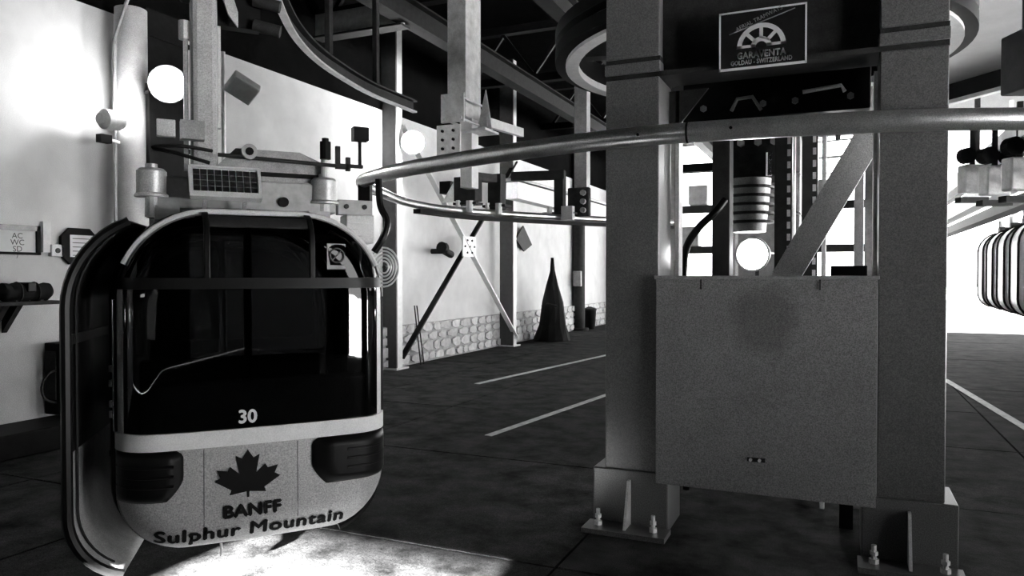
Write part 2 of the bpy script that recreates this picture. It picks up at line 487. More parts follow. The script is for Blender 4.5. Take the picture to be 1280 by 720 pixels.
wm_.add(m2.v, m2.f)
for s in (-1, 1):
    wm_.box(ex + s * rh * .52, ex + s * ro, sgY - .002, sgY - .001, ez, ez + .016)
wm_.build('half_wheel_emblem', M['white'], sign)
put_text('lettering', 'GARAVENTA', Hh * .155, lambda x, y: Vector((ex + x, sgY - .002, sz0 + Hh * .185 + y)), M['white'], sign, width=W * .56, bold=.0018, spacing=1.05)
put_text('lettering', 'GOLDAU - SWITZERLAND', Hh * .105, lambda x, y: Vector((ex + x, sgY - .002, sz0 + Hh * .085 + y)), M['white'], sign, width=W * .70, bold=.0014, spacing=1.05)
ta = math.radians(21)
put_text('lettering', 'AERIAL TRAMWAYS', Hh * .10, lambda x, y: Vector((sx0 + W * .47 + x * math.cos(ta) - y * math.sin(ta), sgY - .002, sz0 + Hh * .80 + x * math.sin(ta) + y * math.cos(ta))), M['faded'], sign, width=W * .56)
MB().bar((sx0 + W * .12, sgY - .001, sz0 + Hh * .62), (sx0 + W * .87, sgY - .001, sz0 + Hh * .93), .005, .002, (0, 1, 0)).build('slanting_line', M['faded'], sign)

# ------------------------------------------------------------------ guide rail loop
ZR = 2.4
rail_px = [(1400, 148), (1280, 148.5), (1183, 149.5), (1100, 152), (1000, 157), (900, 163), (823, 168.5), (757, 175), (690, 183), (620, 193), (560, 202.5), (510, 211), (475, 219)]
rp = [on_z(x, y, ZR) for x, y in rail_px]
rp += [rm(-1.27, 6.35, ZR), rm(-1.31, 6.75, ZR), rm(-1.27, 7.2, ZR)]
rp += [on_z(x, y, ZR) for x, y in [(505, 252), (540, 259), (585, 264), (640, 268), (700, 271.5), (757, 274.5), (840, 278)]]
path = spline(rp, 6)
rail = thing('guide_rail', 'long polished tubular guide rail curving in a wide loop across the room', 'rail', (rp[13].x, rp[13].y, 2.34))
MB().tube(path, [.058 if k < 80 else max(.044, .058 - (k - 80) * .0008) for k in range(len(path))], 16).build('tube', M['rail'], rail, smooth=True)
jt = path[6 * 5 + 3]
dj = (path[6 * 5 + 4] - jt).normalized()
MB().tube([jt - dj * .006, jt + dj * .006], .0595, 16).build('joint_ring', M['blacksteel'], rail)
for k in (6 * 5 - 1, 6 * 6 + 2):
    q = path[k]; MB().cyl(q + Vector((0, -.05, .0)), q + Vector((0, -.063, .0)), .009, seg=8).build('plug', M['blacksteel'], rail)
# thin black running strip under the far leg
bk = [p + Vector((0, 0, -.075)) for p in spline([on_z(x, y, ZR) for x, y in [(521, 255.5), (585, 264), (640, 268), (700, 271.5), (757, 274.5), (840, 278)]], 5)]
m = MB()
for a, b in zip(bk[:-1], bk[1:]): m.bar(a, b, .10, .05)
m.build('running_strip', M['blacksteel'], rail)
# clip at the tip that carries the cable
tip = rm(-1.31, 6.75, ZR)
MB().obox(rm(-1.25, 6.35, ZR - .10), R2 * .05, F2 * .06, Vector((0, 0, .12))).build('tip_clamp', M['blacksteel'], rail)

def rail_hanger(px, ztop, label, w=.16):
    p = on_z(px, 264, ZR) if False else None
# hanging bright post that carries the rail
dh = 8.7
hp = at_d(581, 60, dh)
post = thing('hanging_post', 'bright galvanised square post hanging from the roof with bolted plate', 'post', (hp.x, hp.y, 2.45))
hw_ = .15
bz = at_d(581, 122, dh).z
MB().box(hp.x - hw_, hp.x + hw_ * .6, hp.y - hw_, hp.y + hw_ * 1.6, bz - .25, 5.3).build('post_shaft', M['galv'], post, bevel=.01)
c = at_d(566, 135, dh - .35)
pl = MB().obox(c, (.145, 0, -.0), (0, .015, 0), (0, 0, .16)).build('bolted_plate', M['galv'], post, bevel=.004)
for i in (-1, 1):
    for j in (-1, 1):
        b = c + Vector((i * .105, 0, j * .12))
        MB().cyl(b + Vector((0, -.012, 0)), b + Vector((0, -.045, 0)), .026, seg=6).build('bolt', M['galv'], pl)
        MB().cyl(b, b + Vector((0, .55, 0)), .014, seg=8).build('tie_rod', M['galv'], pl)
c2 = at_d(561, 175, dh - .2)
lp = MB().obox(c2, (.15, 0, 0), (0, .015, 0), (0, 0, .17)).build('lower_plate', M['galv'], post, bevel=.004)
for i in (-1, 1):
    for j in (-1, 0, 1):
        b = c2 + Vector((i * .07, 0, j * .10))
        MB().cyl(b + Vector((0, -.012, 0)), b + Vector((0, -.035, 0)), .018, seg=6).build('bolt', M['darksteel'], lp)
g0 = at_d(607, 112, dh); g1 = at_d(615, 164, dh); g2 = at_d(596, 164, dh)
MB().prism([g0, g1 + Vector((0, 0, .0)), g2], (0, .02, 0)).build('gusset', M['galv'], post)
MB().obox(at_d(590, 166, dh), (.26, 0, 0), (0, .18, 0), (0, 0, .012)).build('shelf_plate', M['galv'], post)
MB().box(hp.x - .05, hp.x + .10, hp.y - .02, hp.y + .15, 2.62, bz - .25).build('drop_leg', M['whitesteel'], post)
arm0 = at_d(606, 152, dh); arm1 = at_d(652, 166, dh + 1.2)
MB().bar(arm0, arm1, .06, .11).build('outrigger', M['whitesteel'], post)
# portal bracket on the rail below the post
def ground_rail(px):
    return min(path[90:], key=lambda p: abs(((p - CP).dot(R2) / (p - CP).dot(F2)) * FPX + 640 - px))
b0 = ground_rail(581); b1 = ground_rail(622); b2 = ground_rail(700); b3 = ground_rail(730)
br = thing('rail_bracket', 'dark square arch bracket holding the far leg of the rail below the hanging post', 'bracket', (b0.x, b0.y, ZR), group='brackets on the far leg of the rail')
MB().box(b0.x - .15, b0.x + .15, b0.y - .1, b0.y + .1, ZR + .12, ZR + .42).build('bracket_block', M['darksteel'], br, bevel=.008)
MB().bar(b0 + Vector((0, 0, .44)), b1 + Vector((0, 0, .44)), .14, .10).build('crossbar', M['darksteel'], br)
MB().box(b1.x - .09, b1.x + .09, b1.y - .08, b1.y + .08, ZR + .05, ZR + .50).build('upright', M['darksteel'], br)
for q in (b0, b1):
    MB().obox(q + Vector((0, 0, .09)), (.16, 0, 0), (0, .10, 0), (0, 0, .015)).build('foot_plate', M['darksteel'], br)
    MB().cyl(q + Vector((.07, -.09, -.02)), q + Vector((.07, -.09, .12)), .045, seg=10).build('saddle', M['whitesteel'], br)
    MB().cyl(q + Vector((-.09, -.09, .03)), q + Vector((-.09, -.09, .13)), .03, seg=6).build('bolt', M['galv'], br)
MB().prism([b0 + Vector((-.16, -.02, .12)), b0 + Vector((-.36, -.02, .12)), b0 + Vector((-.16, -.02, .42))], (0, .04, 0)).build('gusset', M['galv'], br)
MB().box(b0.x - .52, b0.x - .36, b0.y + .2, b0.y + .35, ZR + .26, ZR + .42).build('switch_box', M['blacksteel'], br)
br2 = thing('rail_bracket', 'dark cranked bracket on the far leg of the rail, second from the hanging post', 'bracket', (b2.x, b2.y, ZR), group='brackets on the far leg of the rail')
MB().bar(b2 + Vector((0, 0, .04)), b2 + Vector((0, 0, .62)), .13, .13).build('upright', M['darksteel'], br2)
MB().bar(b2 + Vector((.07, 0, .58)), b2 + Vector((-.68, -.1, .58)), .12, .12).build('crossbar', M['darksteel'], br2)
MB().obox(b2 + Vector((0, 0, .05)), (.22, 0, 0), (0, .1, 0), (0, 0, .015)).build('foot_plate', M['darksteel'], br2)
MB().cyl(b2 + Vector((-.12, -.09, .04)), b2 + Vector((-.12, -.09, .14)), .04, seg=6).build('bolt', M['galv'], br2)
MB().box(b2.x + .06, b2.x + .22, b2.y - .12, b2.y - .02, ZR - .05, ZR + .14).build('saddle', M['whitesteel'], br2)
br3 = thing('rail_drop_post', 'grey drop post from the roof to the rail beside the left steel column', 'post', (b3.x, b3.y, ZR))
MB().box(b3.x - .08, b3.x + .10, b3.y - .08, b3.y + .08, ZR + .05, 5.2).build('shaft', M['midsteel'], br3)
MB().obox(b3 + Vector((.0, -.1, .22)), (.16, 0, 0), (0, .05, 0), (0, 0, .20)).build('clamp', M['darksteel'], br3, bevel=.02)
for k in (-1, 0, 1):
    MB().cyl(b3 + Vector((.08, -.15, .22 + k * .12)), b3 + Vector((.08, -.20, .22 + k * .12)), .04, seg=8).build('bolt', M['midsteel'], br3)

# pale storage beam along the far wall behind the brackets
sb0, sb1 = at_d(640, 238, 13.5), at_d(757, 268, 17.0)
sb = thing('track_beam', 'bright white track beam running behind the rail brackets', 'beam', ((sb0.x + sb1.x) / 2, (sb0.y + sb1.y) / 2, sb0.z))
MB().bar(sb0, sb1, .25, .30).build('beam', M['whitesteel'], sb)
MB().bar(sb0 + Vector((0, 0, .2)), sb1 + Vector((0, 0, .2)), .30, .05).build('flange', M['midsteel'], sb)

# upper curved track (flat flange with web) above the loop
ZU = 3.75
up_px = [(340, -40), (352, 8), (372, 48), (400, 78), (435, 102), (470, 121), (520, 141)]
upath = spline([on_z(x, y, ZU) for x, y in up_px], 6)
ut = thing('upper_track', 'curved overhead steel track with bright lower edge above the cabin', 'track', (upath[12].x, upath[12].y, ZU))
def ribbon(pts, off_in, off_out, z0, z1):
    m = MB(); n = len(pts); vs = []
    for i, p in enumerate(pts):
        t = (pts[min(i + 1, n - 1)] - pts[max(i - 1, 0)]).normalized(); s = Vector((t.y, -t.x, 0)).normalized()
        for o, zz in ((off_in, z0), (off_out, z0), (off_out, z1), (off_in, z1)):
            vs.append(p + s * o + Vector((0, 0, zz)))
    fs = []
    for i in range(n - 1):
        for k in range(4):
            k2 = (k + 1) % 4
            fs.append((i * 4 + k, i * 4 + k2, i * 4 + 4 + k2, i * 4 + 4 + k))
    fs += [(0, 1, 2, 3), tuple((n - 1) * 4 + k for k in range(4))]
    return m.add(vs, fs)
ribbon(upath, -.05, .015, 0, .02).build('lower_flange', M['galv'], ut)
ribbon(upath, -.06, -.04, .02, .14).build('web', M['darksteel'], ut)
ribbon(upath, -.10, .02, .14, .16).build('upper_flange', M['darksteel'], ut)
for k in (20, 30):
    p = upath[k]; MB().box(p.x - .03, p.x + .03, p.y - .03, p.y + .03, ZU + .16, 5.35).build('hanger_rod', M['darksteel'], ut)

# ------------------------------------------------------------------ bullwheel
BW = rm(2.02, 6.35, 3.42); RB = 1.65
wheel = thing('bullwheel', 'large dark horizontal cable wheel with bright inner ring above the portal frame', 'wheel', (BW.x, BW.y, BW.z))
MB().lathe([(RB, 0), (RB, .10), (RB - .05, .13), (RB, .16), (RB, .26), (RB - .12, .26), (RB - .12, 0)], BW, seg=72, closed=True).build('rim', M['blacksteel'], wheel, smooth=True)
MB().lathe([(RB - .09, -.03), (RB - .09, .03), (RB - .20, .03), (RB - .20, -.03)], BW, seg=72, closed=True).build('inner_ring', M['whitesteel'], wheel, smooth=True)
for k in range(6):
    a = k * math.pi / 3 + .25; d = Vector((math.cos(a), math.sin(a), 0))
    MB().bar(BW + d * .25 + Vector((0, 0, .14)), BW + d * (RB - .26) + Vector((0, 0, .14)), .14, .12).build('spoke', M['darksteel'], wheel)
MB().lathe([(.32, -.10), (.32, .30), (.12, .34), (.12, -.16)], BW, seg=28, closed=True).build('hub', M['darksteel'], wheel, smooth=True)
MB().cyl(BW + Vector((0, 0, -.1)), BW + Vector((0, 0, 1.9)), .11, seg=18).build('axle', M['darksteel'], wheel, smooth=True)

# grey soffit panel right of the wheel
so = MB().prism([on_z(1178, -60, 4.1), on_z(1420, -60, 4.1), on_z(1420, 50, 4.1), on_z(1178, 118, 4.1)], (0, 0, .05)).build('soffit_panel', M['shell'])
tag(so, 'flat grey soffit panel overhead at the right edge beside the cable wheel', 'panel')
s0, s1 = on_z(1178, 118, 4.0), on_z(1420, 50, 4.0)
st = thing('edge_channel', 'dark channel with white lower lip along the edge of the grey soffit', 'channel', (s0.x, s0.y, 3.9))
MB().bar(s0, s1, .06, .22).build('channel', M['blacksteel'], st)
MB().bar(s0 + Vector((0, -.02, -.14)), s1 + Vector((0, -.02, -.14)), .10, .05).build('lip', M['whitesteel'], st)
q = at_d(1281, 78, 4.8)
spk = thing('speaker_box', 'dark box hanging at the upper right edge before the grey soffit', 'box', (q.x, q.y, q.z - .2))
MB().obox(q, R2 * .08, F2 * .12, Vector((0, 0, .19))).build('casing', M['darksteel'], spk, bevel=.012)
MB().obox(q + R2 * .02 - F2 * .125, R2 * .05, F2 * .006, Vector((0, 0, .16))).build('grille', M['blacksteel'], spk)
MB().bar(q + Vector((0, 0, .19)), q + Vector((0, 0, 1.6)), .03, .03).build('hanger', M['darksteel'], spk)

# ------------------------------------------------------------------ machinery behind the guard
def post_on(name, px0, px1, Y, z0, z1, m, label, cat='post', dep=.12):
    x0, x1 = on_y(px0, 260, Y).x, on_y(px1, 260, Y).x
    t = thing(name, label, cat, ((x0 + x1) / 2, Y, z0))
    MB().box(x0, x1, Y, Y + dep, z0, z1).build('shaft', M[m], t, bevel=.006)
    return t, x0, x1
YM = YF + 1.1
t, a, b = post_on('machine_post', 890, 912, YM, 0, 3.3, 'darksteel', 'dark steel post behind the guard beside the black hose', dep=.2)
MB().box(a - .05, b + .05, YM - .03, YM + .23, 0, .03).build('base_plate', M['darksteel'], t)
p0 = on_y(852, 210, YM); MB().box(p0.x, a, YM + .02, YM + .10, p0.z - .03, p0.z + .03).build('side_arm', M['blacksteel'], t)
hose = spline([on_y(906, 250, YM - .15), on_y(893, 266, YM - .22), on_y(873, 285, YM - .25), on_y(858, 310, YM - .25), on_y(854, 350, YM - .25), on_y(854, 420, YM - .25), on_y(858, 520, YM - .22), Vector((on_y(858, 520, YM - .2).x, YM - .2, .03))], 6)
tag(MB().tube(hose, .027, 10).build('hydraulic_hose', M['rubber'], smooth=True), 'thick black hydraulic hose bending down behind the guard', 'hose')
# gearbox and motor unit
gY = YF + 1.75
gc = on_y(950, 205, gY)
gear = thing('drive_unit', 'dark gearbox and motor hanging between the columns under the cable wheel', 'machine', (gc.x, gc.y, gc.z))
MB().box(gc.x - .30, gc.x + .16, gY - .15, gY + .35, gc.z - .12, gc.z + .22).build('gearbox', M['darksteel'], gear, bevel=.03)
MB().cyl((gc.x - .08, gY, gc.z - .12), (gc.x - .08, gY, gc.z - .55), .17, .13, 20).build('motor', M['midsteel'], gear, smooth=True)
for k in range(5):
    MB().cyl((gc.x - .08, gY, gc.z - .18 - k * .07), (gc.x - .08, gY, gc.z - .20 - k * .07), .19, .19, 20).build('cooling_fin', M['darksteel'], gear)
for dx in (-.26, -.13, 0, .12):
    MB().cyl((gc.x + dx, gY - .15, gc.z + .15), (gc.x + dx, gY - .19, gc.z + .15), .03, seg=6).build('bolt', M['galv'], gear)
MB().cyl((gc.x - .22, gY - .17, gc.z - .10), (gc.x - .22, gY - .17, gc.z + .10), .03, seg=10).build('oil_glass', M['chrome'], gear)
MB().cyl((gc.x + .08, gY - .17, gc.z - .12), (gc.x + .08, gY - .17, gc.z + .06), .025, seg=10).build('oil_glass', M['chrome'], gear)
MB().box(gc.x - .10, gc.x + .05, gY + .1, gY + .25, gc.z + .2, 3.3).build('carrier', M['darksteel'], gear)
cwY = YF + 2.7
cx0, cx1 = on_y(912, 260, cwY).x, on_y(1000, 260, cwY).x
cwt = thing('counterweight', 'broad grey counterweight block behind the gearbox', 'counterweight', ((cx0 + cx1) / 2, cwY, 0))
for k in range(8):
    MB().box(cx0, cx1, cwY, cwY + .5, .02 + k * .36, .36 + k * .36).build('weight_plate', M['midsteel'], cwt, bevel=.01)
for xx in (cx0 + .06, cx1 - .06):
    MB().cyl((xx, cwY - .03, 0), (xx, cwY - .03, 4.4), .025, seg=8).build('guide_rod', M['galv'], cwt)
# perforated strut and chain columns
for (p0, p1, nm, lb) in ((968, 990, 'perforated_strut', 'dark pitted upright strut left of the diagonal brace'), (1002, 1022, 'perforated_strut', 'pitted upright strut crossed by the diagonal brace')):
    t, a, b = post_on(nm, p0, p1, YF + 1.35, 0, 3.2, 'darksteel', lb, 'strut', .1)
    for k in range(26):
        zz = .6 + k * .09
        MB().box(b - .035, b - .012, YF + 1.345, YF + 1.352, zz, zz + .05).build('slot', M['galv'], t)
t, a, b = post_on('angle_post', 1027, 1033, YF + .9, 0, 3.2, 'galv', 'thin bright angle post right of the pitted struts', dep=.05)
t, a, b = post_on('machine_post', 1068, 1080, YF + 1.0, 0, 3.0, 'midsteel', 'slim grey post near the right steel column behind the guard', dep=.1)
c = on_y(1060, 338, YF + .55)
t = thing('control_box', 'small black box standing behind the guard near the right column', 'box', (c.x, c.y, 1.2))
MB().box(c.x - .10, c.x + .11, YF + .5, YF + .65, 1.22, c.z + .03).build('casing', M['blacksteel'], t, bevel=.006)
MB().box(c.x - .04, c.x + .04, YF + .53, YF + .60, 0, 1.22).build('stand', M['blacksteel'], t)

# ------------------------------------------------------------------ floodlights (fixtures with their own lamps)
def aim(o, d):
    o.rotation_euler = V(d).to_track_quat('-Z', 'Y').to_euler()
def floodlight(name, pos, d, power, label, size=.16, cone=150, blend=.6, mount=None, rad=.08, body='greycase', box=False, bare=False):
    d = V(d).normalized()
    t = thing(name, label, 'lamp', pos)
    pos = V(pos)
    if box:
        s = d.cross(Vector((0, 0, 1))).normalized(); u = s.cross(d)
        MB().obox(pos - d * .06, s * size * 1.2, d * .05, u * size).build('housing', M[body], t, bevel=.012)
        MB().obox(pos - d * .008, s * size * 1.1, d * .004, u * size * .9).build('lens', M['lens'] if power > 0 else M['clear'], t)
        MB().obox(pos - d * .004, s * size * 1.25, d * .006, u * .012).build('rim', M['whitesteel'], t)
    else:
        MB().lathe([(size * .45, -.24), (size * .7, -.20), (size * .75, -.08), (size, -.02), (size, 0), (size * .9, 0), (size * .88, -.03)], pos, d, 24).build('housing', M[body], t, smooth=True)
        MB().cyl(pos - d * .03, pos - d * .012, size * .88, seg=24).build('lens', M['lens'] if power > 0 else M['clear'], t)
    if mount is not None:
        MB().bar(pos - d * .15, mount, .03, .03).build('mount_arm', M['darksteel'], t)
    if power > 0:
        L = bpy.data.lights.new('lamp_light', 'POINT' if bare else 'SPOT'); L.energy = power; L.shadow_soft_size = rad
        if not bare: L.spot_size = math.radians(cone); L.spot_blend = blend
        lo = bpy.data.objects.new('lamp_light', L); COL.objects.link(lo)
        lo.location = d * (.12 if bare else .02); lo.parent = t; aim(lo, d)
    return t
LAMPS = dict(column=22, camera=18, far=120, work=40, work2=50)

# round concrete column by the left wall
rc = on_x(166, 300, WX + .32)
rcol = thing('round_column', 'round grey column before the left wall with a thin conduit', 'column', (rc.x, rc.y, 0))
MB().cyl((rc.x, rc.y, 0), (rc.x, rc.y, 4.36), .155, seg=32).build('shaft', M['colround'], rcol, smooth=True)
cx, cy = rc.x - .01, rc.y - .19
MB().tube([(cx, cy, .4), (cx, cy, 4.0), (cx + .03, cy + .03, 4.15), (cx + .3, cy + .12, 4.9), (cx + .3, cy + .12, 6.5)], .018, 8).build('conduit', M['midsteel'], rcol, smooth=True)
MB().box(rc.x + .08, rc.x + .2, rc.y + .05, rc.y + .2, 2.2, 3.6).build('cable_tray', M['blacksteel'], rcol)

du0, du1 = on_x(184, 200, WX + .2), on_x(236, 200, WX + .2)
du = thing('wall_duct', 'tall black duct on the wall between the round column and the cabin hanger', 'duct', (WX + .1, (du0.y + du1.y) / 2, 0))
MB().box(WX, WX + .2, du0.y, du1.y, 0, 4.5).build('casing', M['blacksteel'], du)
for zz in (1.5, 3.0, 4.2):
    MB().box(WX, WX + .22, du0.y - .02, du1.y + .02, zz, zz + .05).build('joint_band', M['blacksteel'], du)
LX = rc.x + .10
lp1 = on_x(140, 150, LX)
l1 = thing('wall_floodlight', 'grey cylinder lamp on the round column lighting the left wall', 'lamp', lp1)
ea, eb, ec = on_x(124, 148, LX), on_x(147, 151, LX), on_x(160, 153, LX)
MB().tube([ea, ea.lerp(eb, .25), eb, eb.lerp(ec, .4)], [.055, .10, .10, .085], 18).build('housing', M['midsteel'], l1, smooth=True)
MB().lathe([(.02, .09), (.06, .075), (.085, .03), (.09, 0)], eb.lerp(ec, .4), (ec - eb).normalized(), 18).build('lens', M['lens'], l1, smooth=True)
MB().bar(eb, (rc.x, rc.y - .05, eb.z - .05), .04, .04).build('mount_arm', M['darksteel'], l1)
L = bpy.data.lights.new('lamp_light', 'POINT'); L.energy = LAMPS['column']; L.shadow_soft_size = .05
lo = bpy.data.objects.new('lamp_light', L); COL.objects.link(lo); lo.parent = l1
lo.location = on_x(150, 132, LX + .10) - lp1
MB_ = thing('sensor_box', 'small black sensor just below the floodlight on the round column', 'sensor', (lp1.x, lp1.y, lp1.z - .2))
sp_ = on_x(129, 172, rc.x + .1)
MB().box(sp_.x - .04, sp_.x + .04, sp_.y - .05, sp_.y + .07, sp_.z - .05, sp_.z + .03).build('casing', M['blacksteel'], MB_)
MB().bar(sp_, (rc.x, rc.y - .14, sp_.z), .025, .025).build('arm', M['whitesteel'], MB_)
lp2 = on_x(210, 105, WX + .75)
dcam = (CP - lp2).normalized()
floodlight('bright_floodlight', lp2, (dcam.x, dcam.y, -.12), LAMPS['camera'], 'glaring floodlight between the round column and the cabin hanger', size=.19, bare=True, mount=(rc.x + .1, rc.y, lp2.z - .1))
lp3 = on_x(516, 178, WX + .5)
floodlight('far_floodlight', lp3, (.35, -.75, -.15), LAMPS['far'], 'glaring floodlight on the far wall behind the first tall post', size=.20, bare=True, mount=(WX, lp3.y + .1, lp3.z))
lp4 = on_y(940, 318, YF + 2.1)
floodlight('work_lamp', lp4, (-.2, -1, -.05), LAMPS['work'], 'glaring work lamp low behind the guard left of the diagonal brace', size=.15, cone=165, mount=(lp4.x, lp4.y + .3, 0.02))
lp5 = on_y(1043, 196, YF + 2.3)
floodlight('work_lamp', lp5, (-.2, -1, -.2), LAMPS['work2'], 'glaring box lamp high behind the diagonal brace', size=.14, cone=165, mount=(lp5.x, lp5.y + .2, 4.5), box=True)
# unlit box floodlight on a pipe beside the hanger
pp = on_x(279, 110, WX + .12)
fl = thing('box_floodlight', 'unlit grey box floodlight tilted on a pipe beside the cabin hanger', 'lamp', (pp.x, pp.y, pp.z))
MB().cyl((pp.x, pp.y, 0), (pp.x, pp.y, 4.35), .025, seg=10).build('pipe', M['galv'], fl, smooth=True)
q = on_x(303, 110, WX + .45)
dd = Vector((.45, -.55, -.6)).normalized(); s_ = dd.cross(Vector((0, 0, 1))).normalized(); u_ = s_.cross(dd)
s_, u_ = s_ * .82 + u_ * .57, u_ * .82 - s_ * .57
MB().obox(q, s_ * .17, dd * .07, u_ * .13).build('housing', M['whitesteel'], fl, bevel=.015)
MB().obox(q + dd * .075, s_ * .15, dd * .006, u_ * .11).build('lens', M['clear'], fl)
MB().bar(q, (pp.x, pp.y, q.z + .02), .05, .03).build('bracket', M['whitesteel'], fl)

# ------------------------------------------------------------------ braced wall posts
def wall_post(px, d, label):
    p = at_d(px, 344, d)
    x0, y0 = p.x, p.y
    t = thing('wall_post', label, 'post', (x0, y0, 0), group='tall steel posts along the left wall')
    MB().box(x0 - .32, x0, y0, y0 + .04, 0, 6.4).build('flange', M['postpaint'], t)
    MB().box(x0 - .03, x0, y0 + .04, y0 + .20, 0, 6.4).build('lit_side_plate', M['whitesteel'], t)  # white stands for the light on the post's right face
    MB().box(x0 - .36, x0 + .04, y0 - .04, y0 + .34, 0, .03).build('base_plate', M['whitesteel'], t)
    return x0, y0
pa = wall_post(495, 12.5, 'tall steel post with lit edge painted white right of the cabin')
pb = wall_post(641, 16.6, 'tall steel post with lit edge painted white at the far end of the cross brace')
A = Vector((pa[0] - .02, pa[1] + .2, 0)); B = Vector((pb[0] - .02, pb[1] + .2, 0))
xb = thing('cross_brace', 'large X shaped brace of flat steel between the two wall posts', 'brace', (A.lerp(B, .5)[0], A.lerp(B, .5)[1], .2))
zt, zb = 4.15, .18
MB().bar(A + Vector((0, 0, zb)), B + Vector((0, 0, zt)), .03, .11, (1, 0, 0)).build('diagonal', M['blacksteel'], xb)
MB().bar(A + Vector((.03, 0, zt)), B + Vector((.03, 0, zb)), .03, .11, (1, 0, 0)).build('diagonal', M['whitesteel'], xb)
mid = A.lerp(B, .5) + Vector((.06, 0, (zt + zb) / 2))
cp = MB().obox(mid, (.012, 0, 0), (0, .28, 0), (0, 0, .20)).build('centre_plate', M['whitesteel'], xb)
for i in range(-2, 3):
    for j in (-1, 0, 1):
        if (i + j) % 2 == 0:
            MB().cyl(mid + Vector((.01, i * .1, j * .12)), mid + Vector((.03, i * .1, j * .12)), .022, seg=6).build('bolt', M['blacksteel'], cp)
# coiled hose on the near side of the first wall post
co = at_d(480, 334, 11.9)
coil = thing('coiled_hose', 'pale hose coiled in rings on the wall post beside the cabin', 'hose', (co.x, co.y, co.z))
for k in range(5):
    r = .08 + k * .045
    MB().tube([co + R2 * math.cos(a * .2618) * r * .9 + Vector((0, 0, math.sin(a * .2618) * r * 1.2)) for a in range(24)], .016, 6, True).build('hose_ring', M['galv'], coil, smooth=True)
MB().cyl(co, V(co) + F2 * .66, .03, seg=8).build('hook', M['darksteel'], coil)
# valve on wall
vq = on_x(557, 314, WX + .3)
va = thing('wall_valve', 'small dark valve fixed on the wall behind the cross brace', 'valve', vq)
MB().cyl(vq + Vector((-.3, 0, 0)), vq + Vector((.02, 0, 0)), .05, seg=10).build('stub', M['darksteel'], va)
MB().cyl(vq + Vector((0, -.2, .04)), vq + Vector((0, .22, -.06)), .07, seg=12).build('body', M['blacksteel'], va)
MB().cyl(vq + Vector((.05, -.25, .06)), vq + Vector((.05, -.15, .05)), .11, seg=12).build('hand_wheel', M['blacksteel'], va)
# dark diamond sign far along the wall
vq = on_x(655, 299, WX + .06)
MBd = MB().prism([vq + Vector((0, -.55, -.02)), vq + Vector((0, -.1, .32)), vq + Vector((0, .45, -.12)), vq + Vector((0, -.05, -.3))], (.03, 0, 0)).build('wall_plaque', M['darksteel'])
tag(MBd, 'small dark four cornered plaque on the bright far wall', 'plaque')
# two leaning sticks near plinth
for i, (p, q, lb) in enumerate((((518, 382), (526, 456), 'thin dark stick leaning at the stone plinth, left of two'), ((521, 382), (530, 455), 'thin dark stick leaning at the stone plinth, right of two'))):
    a = on_x(p[0], p[1], WX + .14); b = on_z(q[0], q[1], .012)
    tag(MB().cyl(a, b, .012, seg=6).build('stick', M['darksteel']), lb, 'stick')
# tall dark narrow cone (folded cover) and bin by far wall
vb = on_x(690, 400, WX + .62); vb.z = 0
def cone_cover():
    t = thing('folded_cover', 'tall black pointed folded cover standing against the far wall', 'cover', vb)
    m = MB(); n = 14
    prof = [(.62, 0), (.58, .05), (.46, .5), (.34, 1.2), (.19, 1.75), (.06, 2.2), (.02, 2.6)]
    m.lathe([(r * .74 * (1 + .06 * (i % 2)), h * .78) for i, (r, h) in enumerate(prof)], vb, seg=n)
    for v_ in m.v:
        v_ += Vector((random.uniform(-.025, .025), random.uniform(-.025, .025), 0))
    m.build('cloth', M['matt'], t)
    MB().tube([vb + Vector((.20, -.2, .85)), vb + Vector((0, -.26, .9)), vb + Vector((-.2, -.15, .85))], .03, 6).build('strap', M['darksteel'], t)
cone_cover()
vp = on_z(723, 413, 0)
t = thing('dark_pillar', 'dark round pillar beside the pointed cover at the far wall', 'pillar', vp)
MB().cyl(vp, vp + Vector((0, 0, 5.3)), .19, seg=20).build('shaft', M['darksteel'], t, smooth=True)
MB().cyl(vp, vp + Vector((0, 0, .08)), .3, seg=20).build('foot', M['darksteel'], t)
MB().obox(vp + Vector((.05, -.24, 1.5)), (.12, 0, 0), (0, .06, 0), (0, 0, .22)).build('junction_box', M['midsteel'], t, bevel=.02)
vq = on_z(737, 411, 0)
t = thing('waste_bin', 'small black bin on the floor right of the dark pillar', 'bin', vq)
MB().lathe([(.16, 0), (.20, .55), (.18, .55), (.15, .04)], vq, seg=16).build('body', M['blacksteel'], t, smooth=True)
MB().lathe([(.21, .55), (.21, .60), (.05, .66)], vq, seg=16).build('lid', M['darksteel'], t, smooth=True)

# ------------------------------------------------------------------ things on the left wall
def wall_panel(px0, py0, px1, py1, off):
    a = on_x(px0, py0, WX + off); b = on_x(px1, py1, WX + off)
    return a.y, b.y, b.z, a.z
y0, y1, z0, z1 = wall_panel(-14, 279, 50, 319, .04)
nb = thing('notice_board', 'small framed white notice board with handwritten lines at the left edge', 'notice board', (WX, (y0 + y1) / 2, z0))
MB().box(WX, WX + .03, y0, y1, z0, z1).build('board', M['paper'], nb)
for (a, b, c, d) in ((y0, y1, z1 - .05, z1), (y0, y1, z0, z0 + .025), (y1 - .035, y1, z0, z1), (y0, y0 + .035, z0, z1)):
    MB().box(WX, WX + .055, a, b, c, d).build('frame_strip', M['midsteel'] if c > z0 + .1 else M['blacksteel'], nb)
for i, s in enumerate(('AC', 'WC', 'SD', '/')):
    put_text('handwriting', s, .075, lambda x, y, i=i: Vector((WX + .032, y0 + .26 + x, z1 - .125 - i * .062 + y)), M['ink'], nb)
a_ = on_x(57, 300, WX + .03)
ta_ = thing('wall_conduit', 'white vertical cable channel with socket beside the notice board', 'conduit', (WX, a_.y, .9))
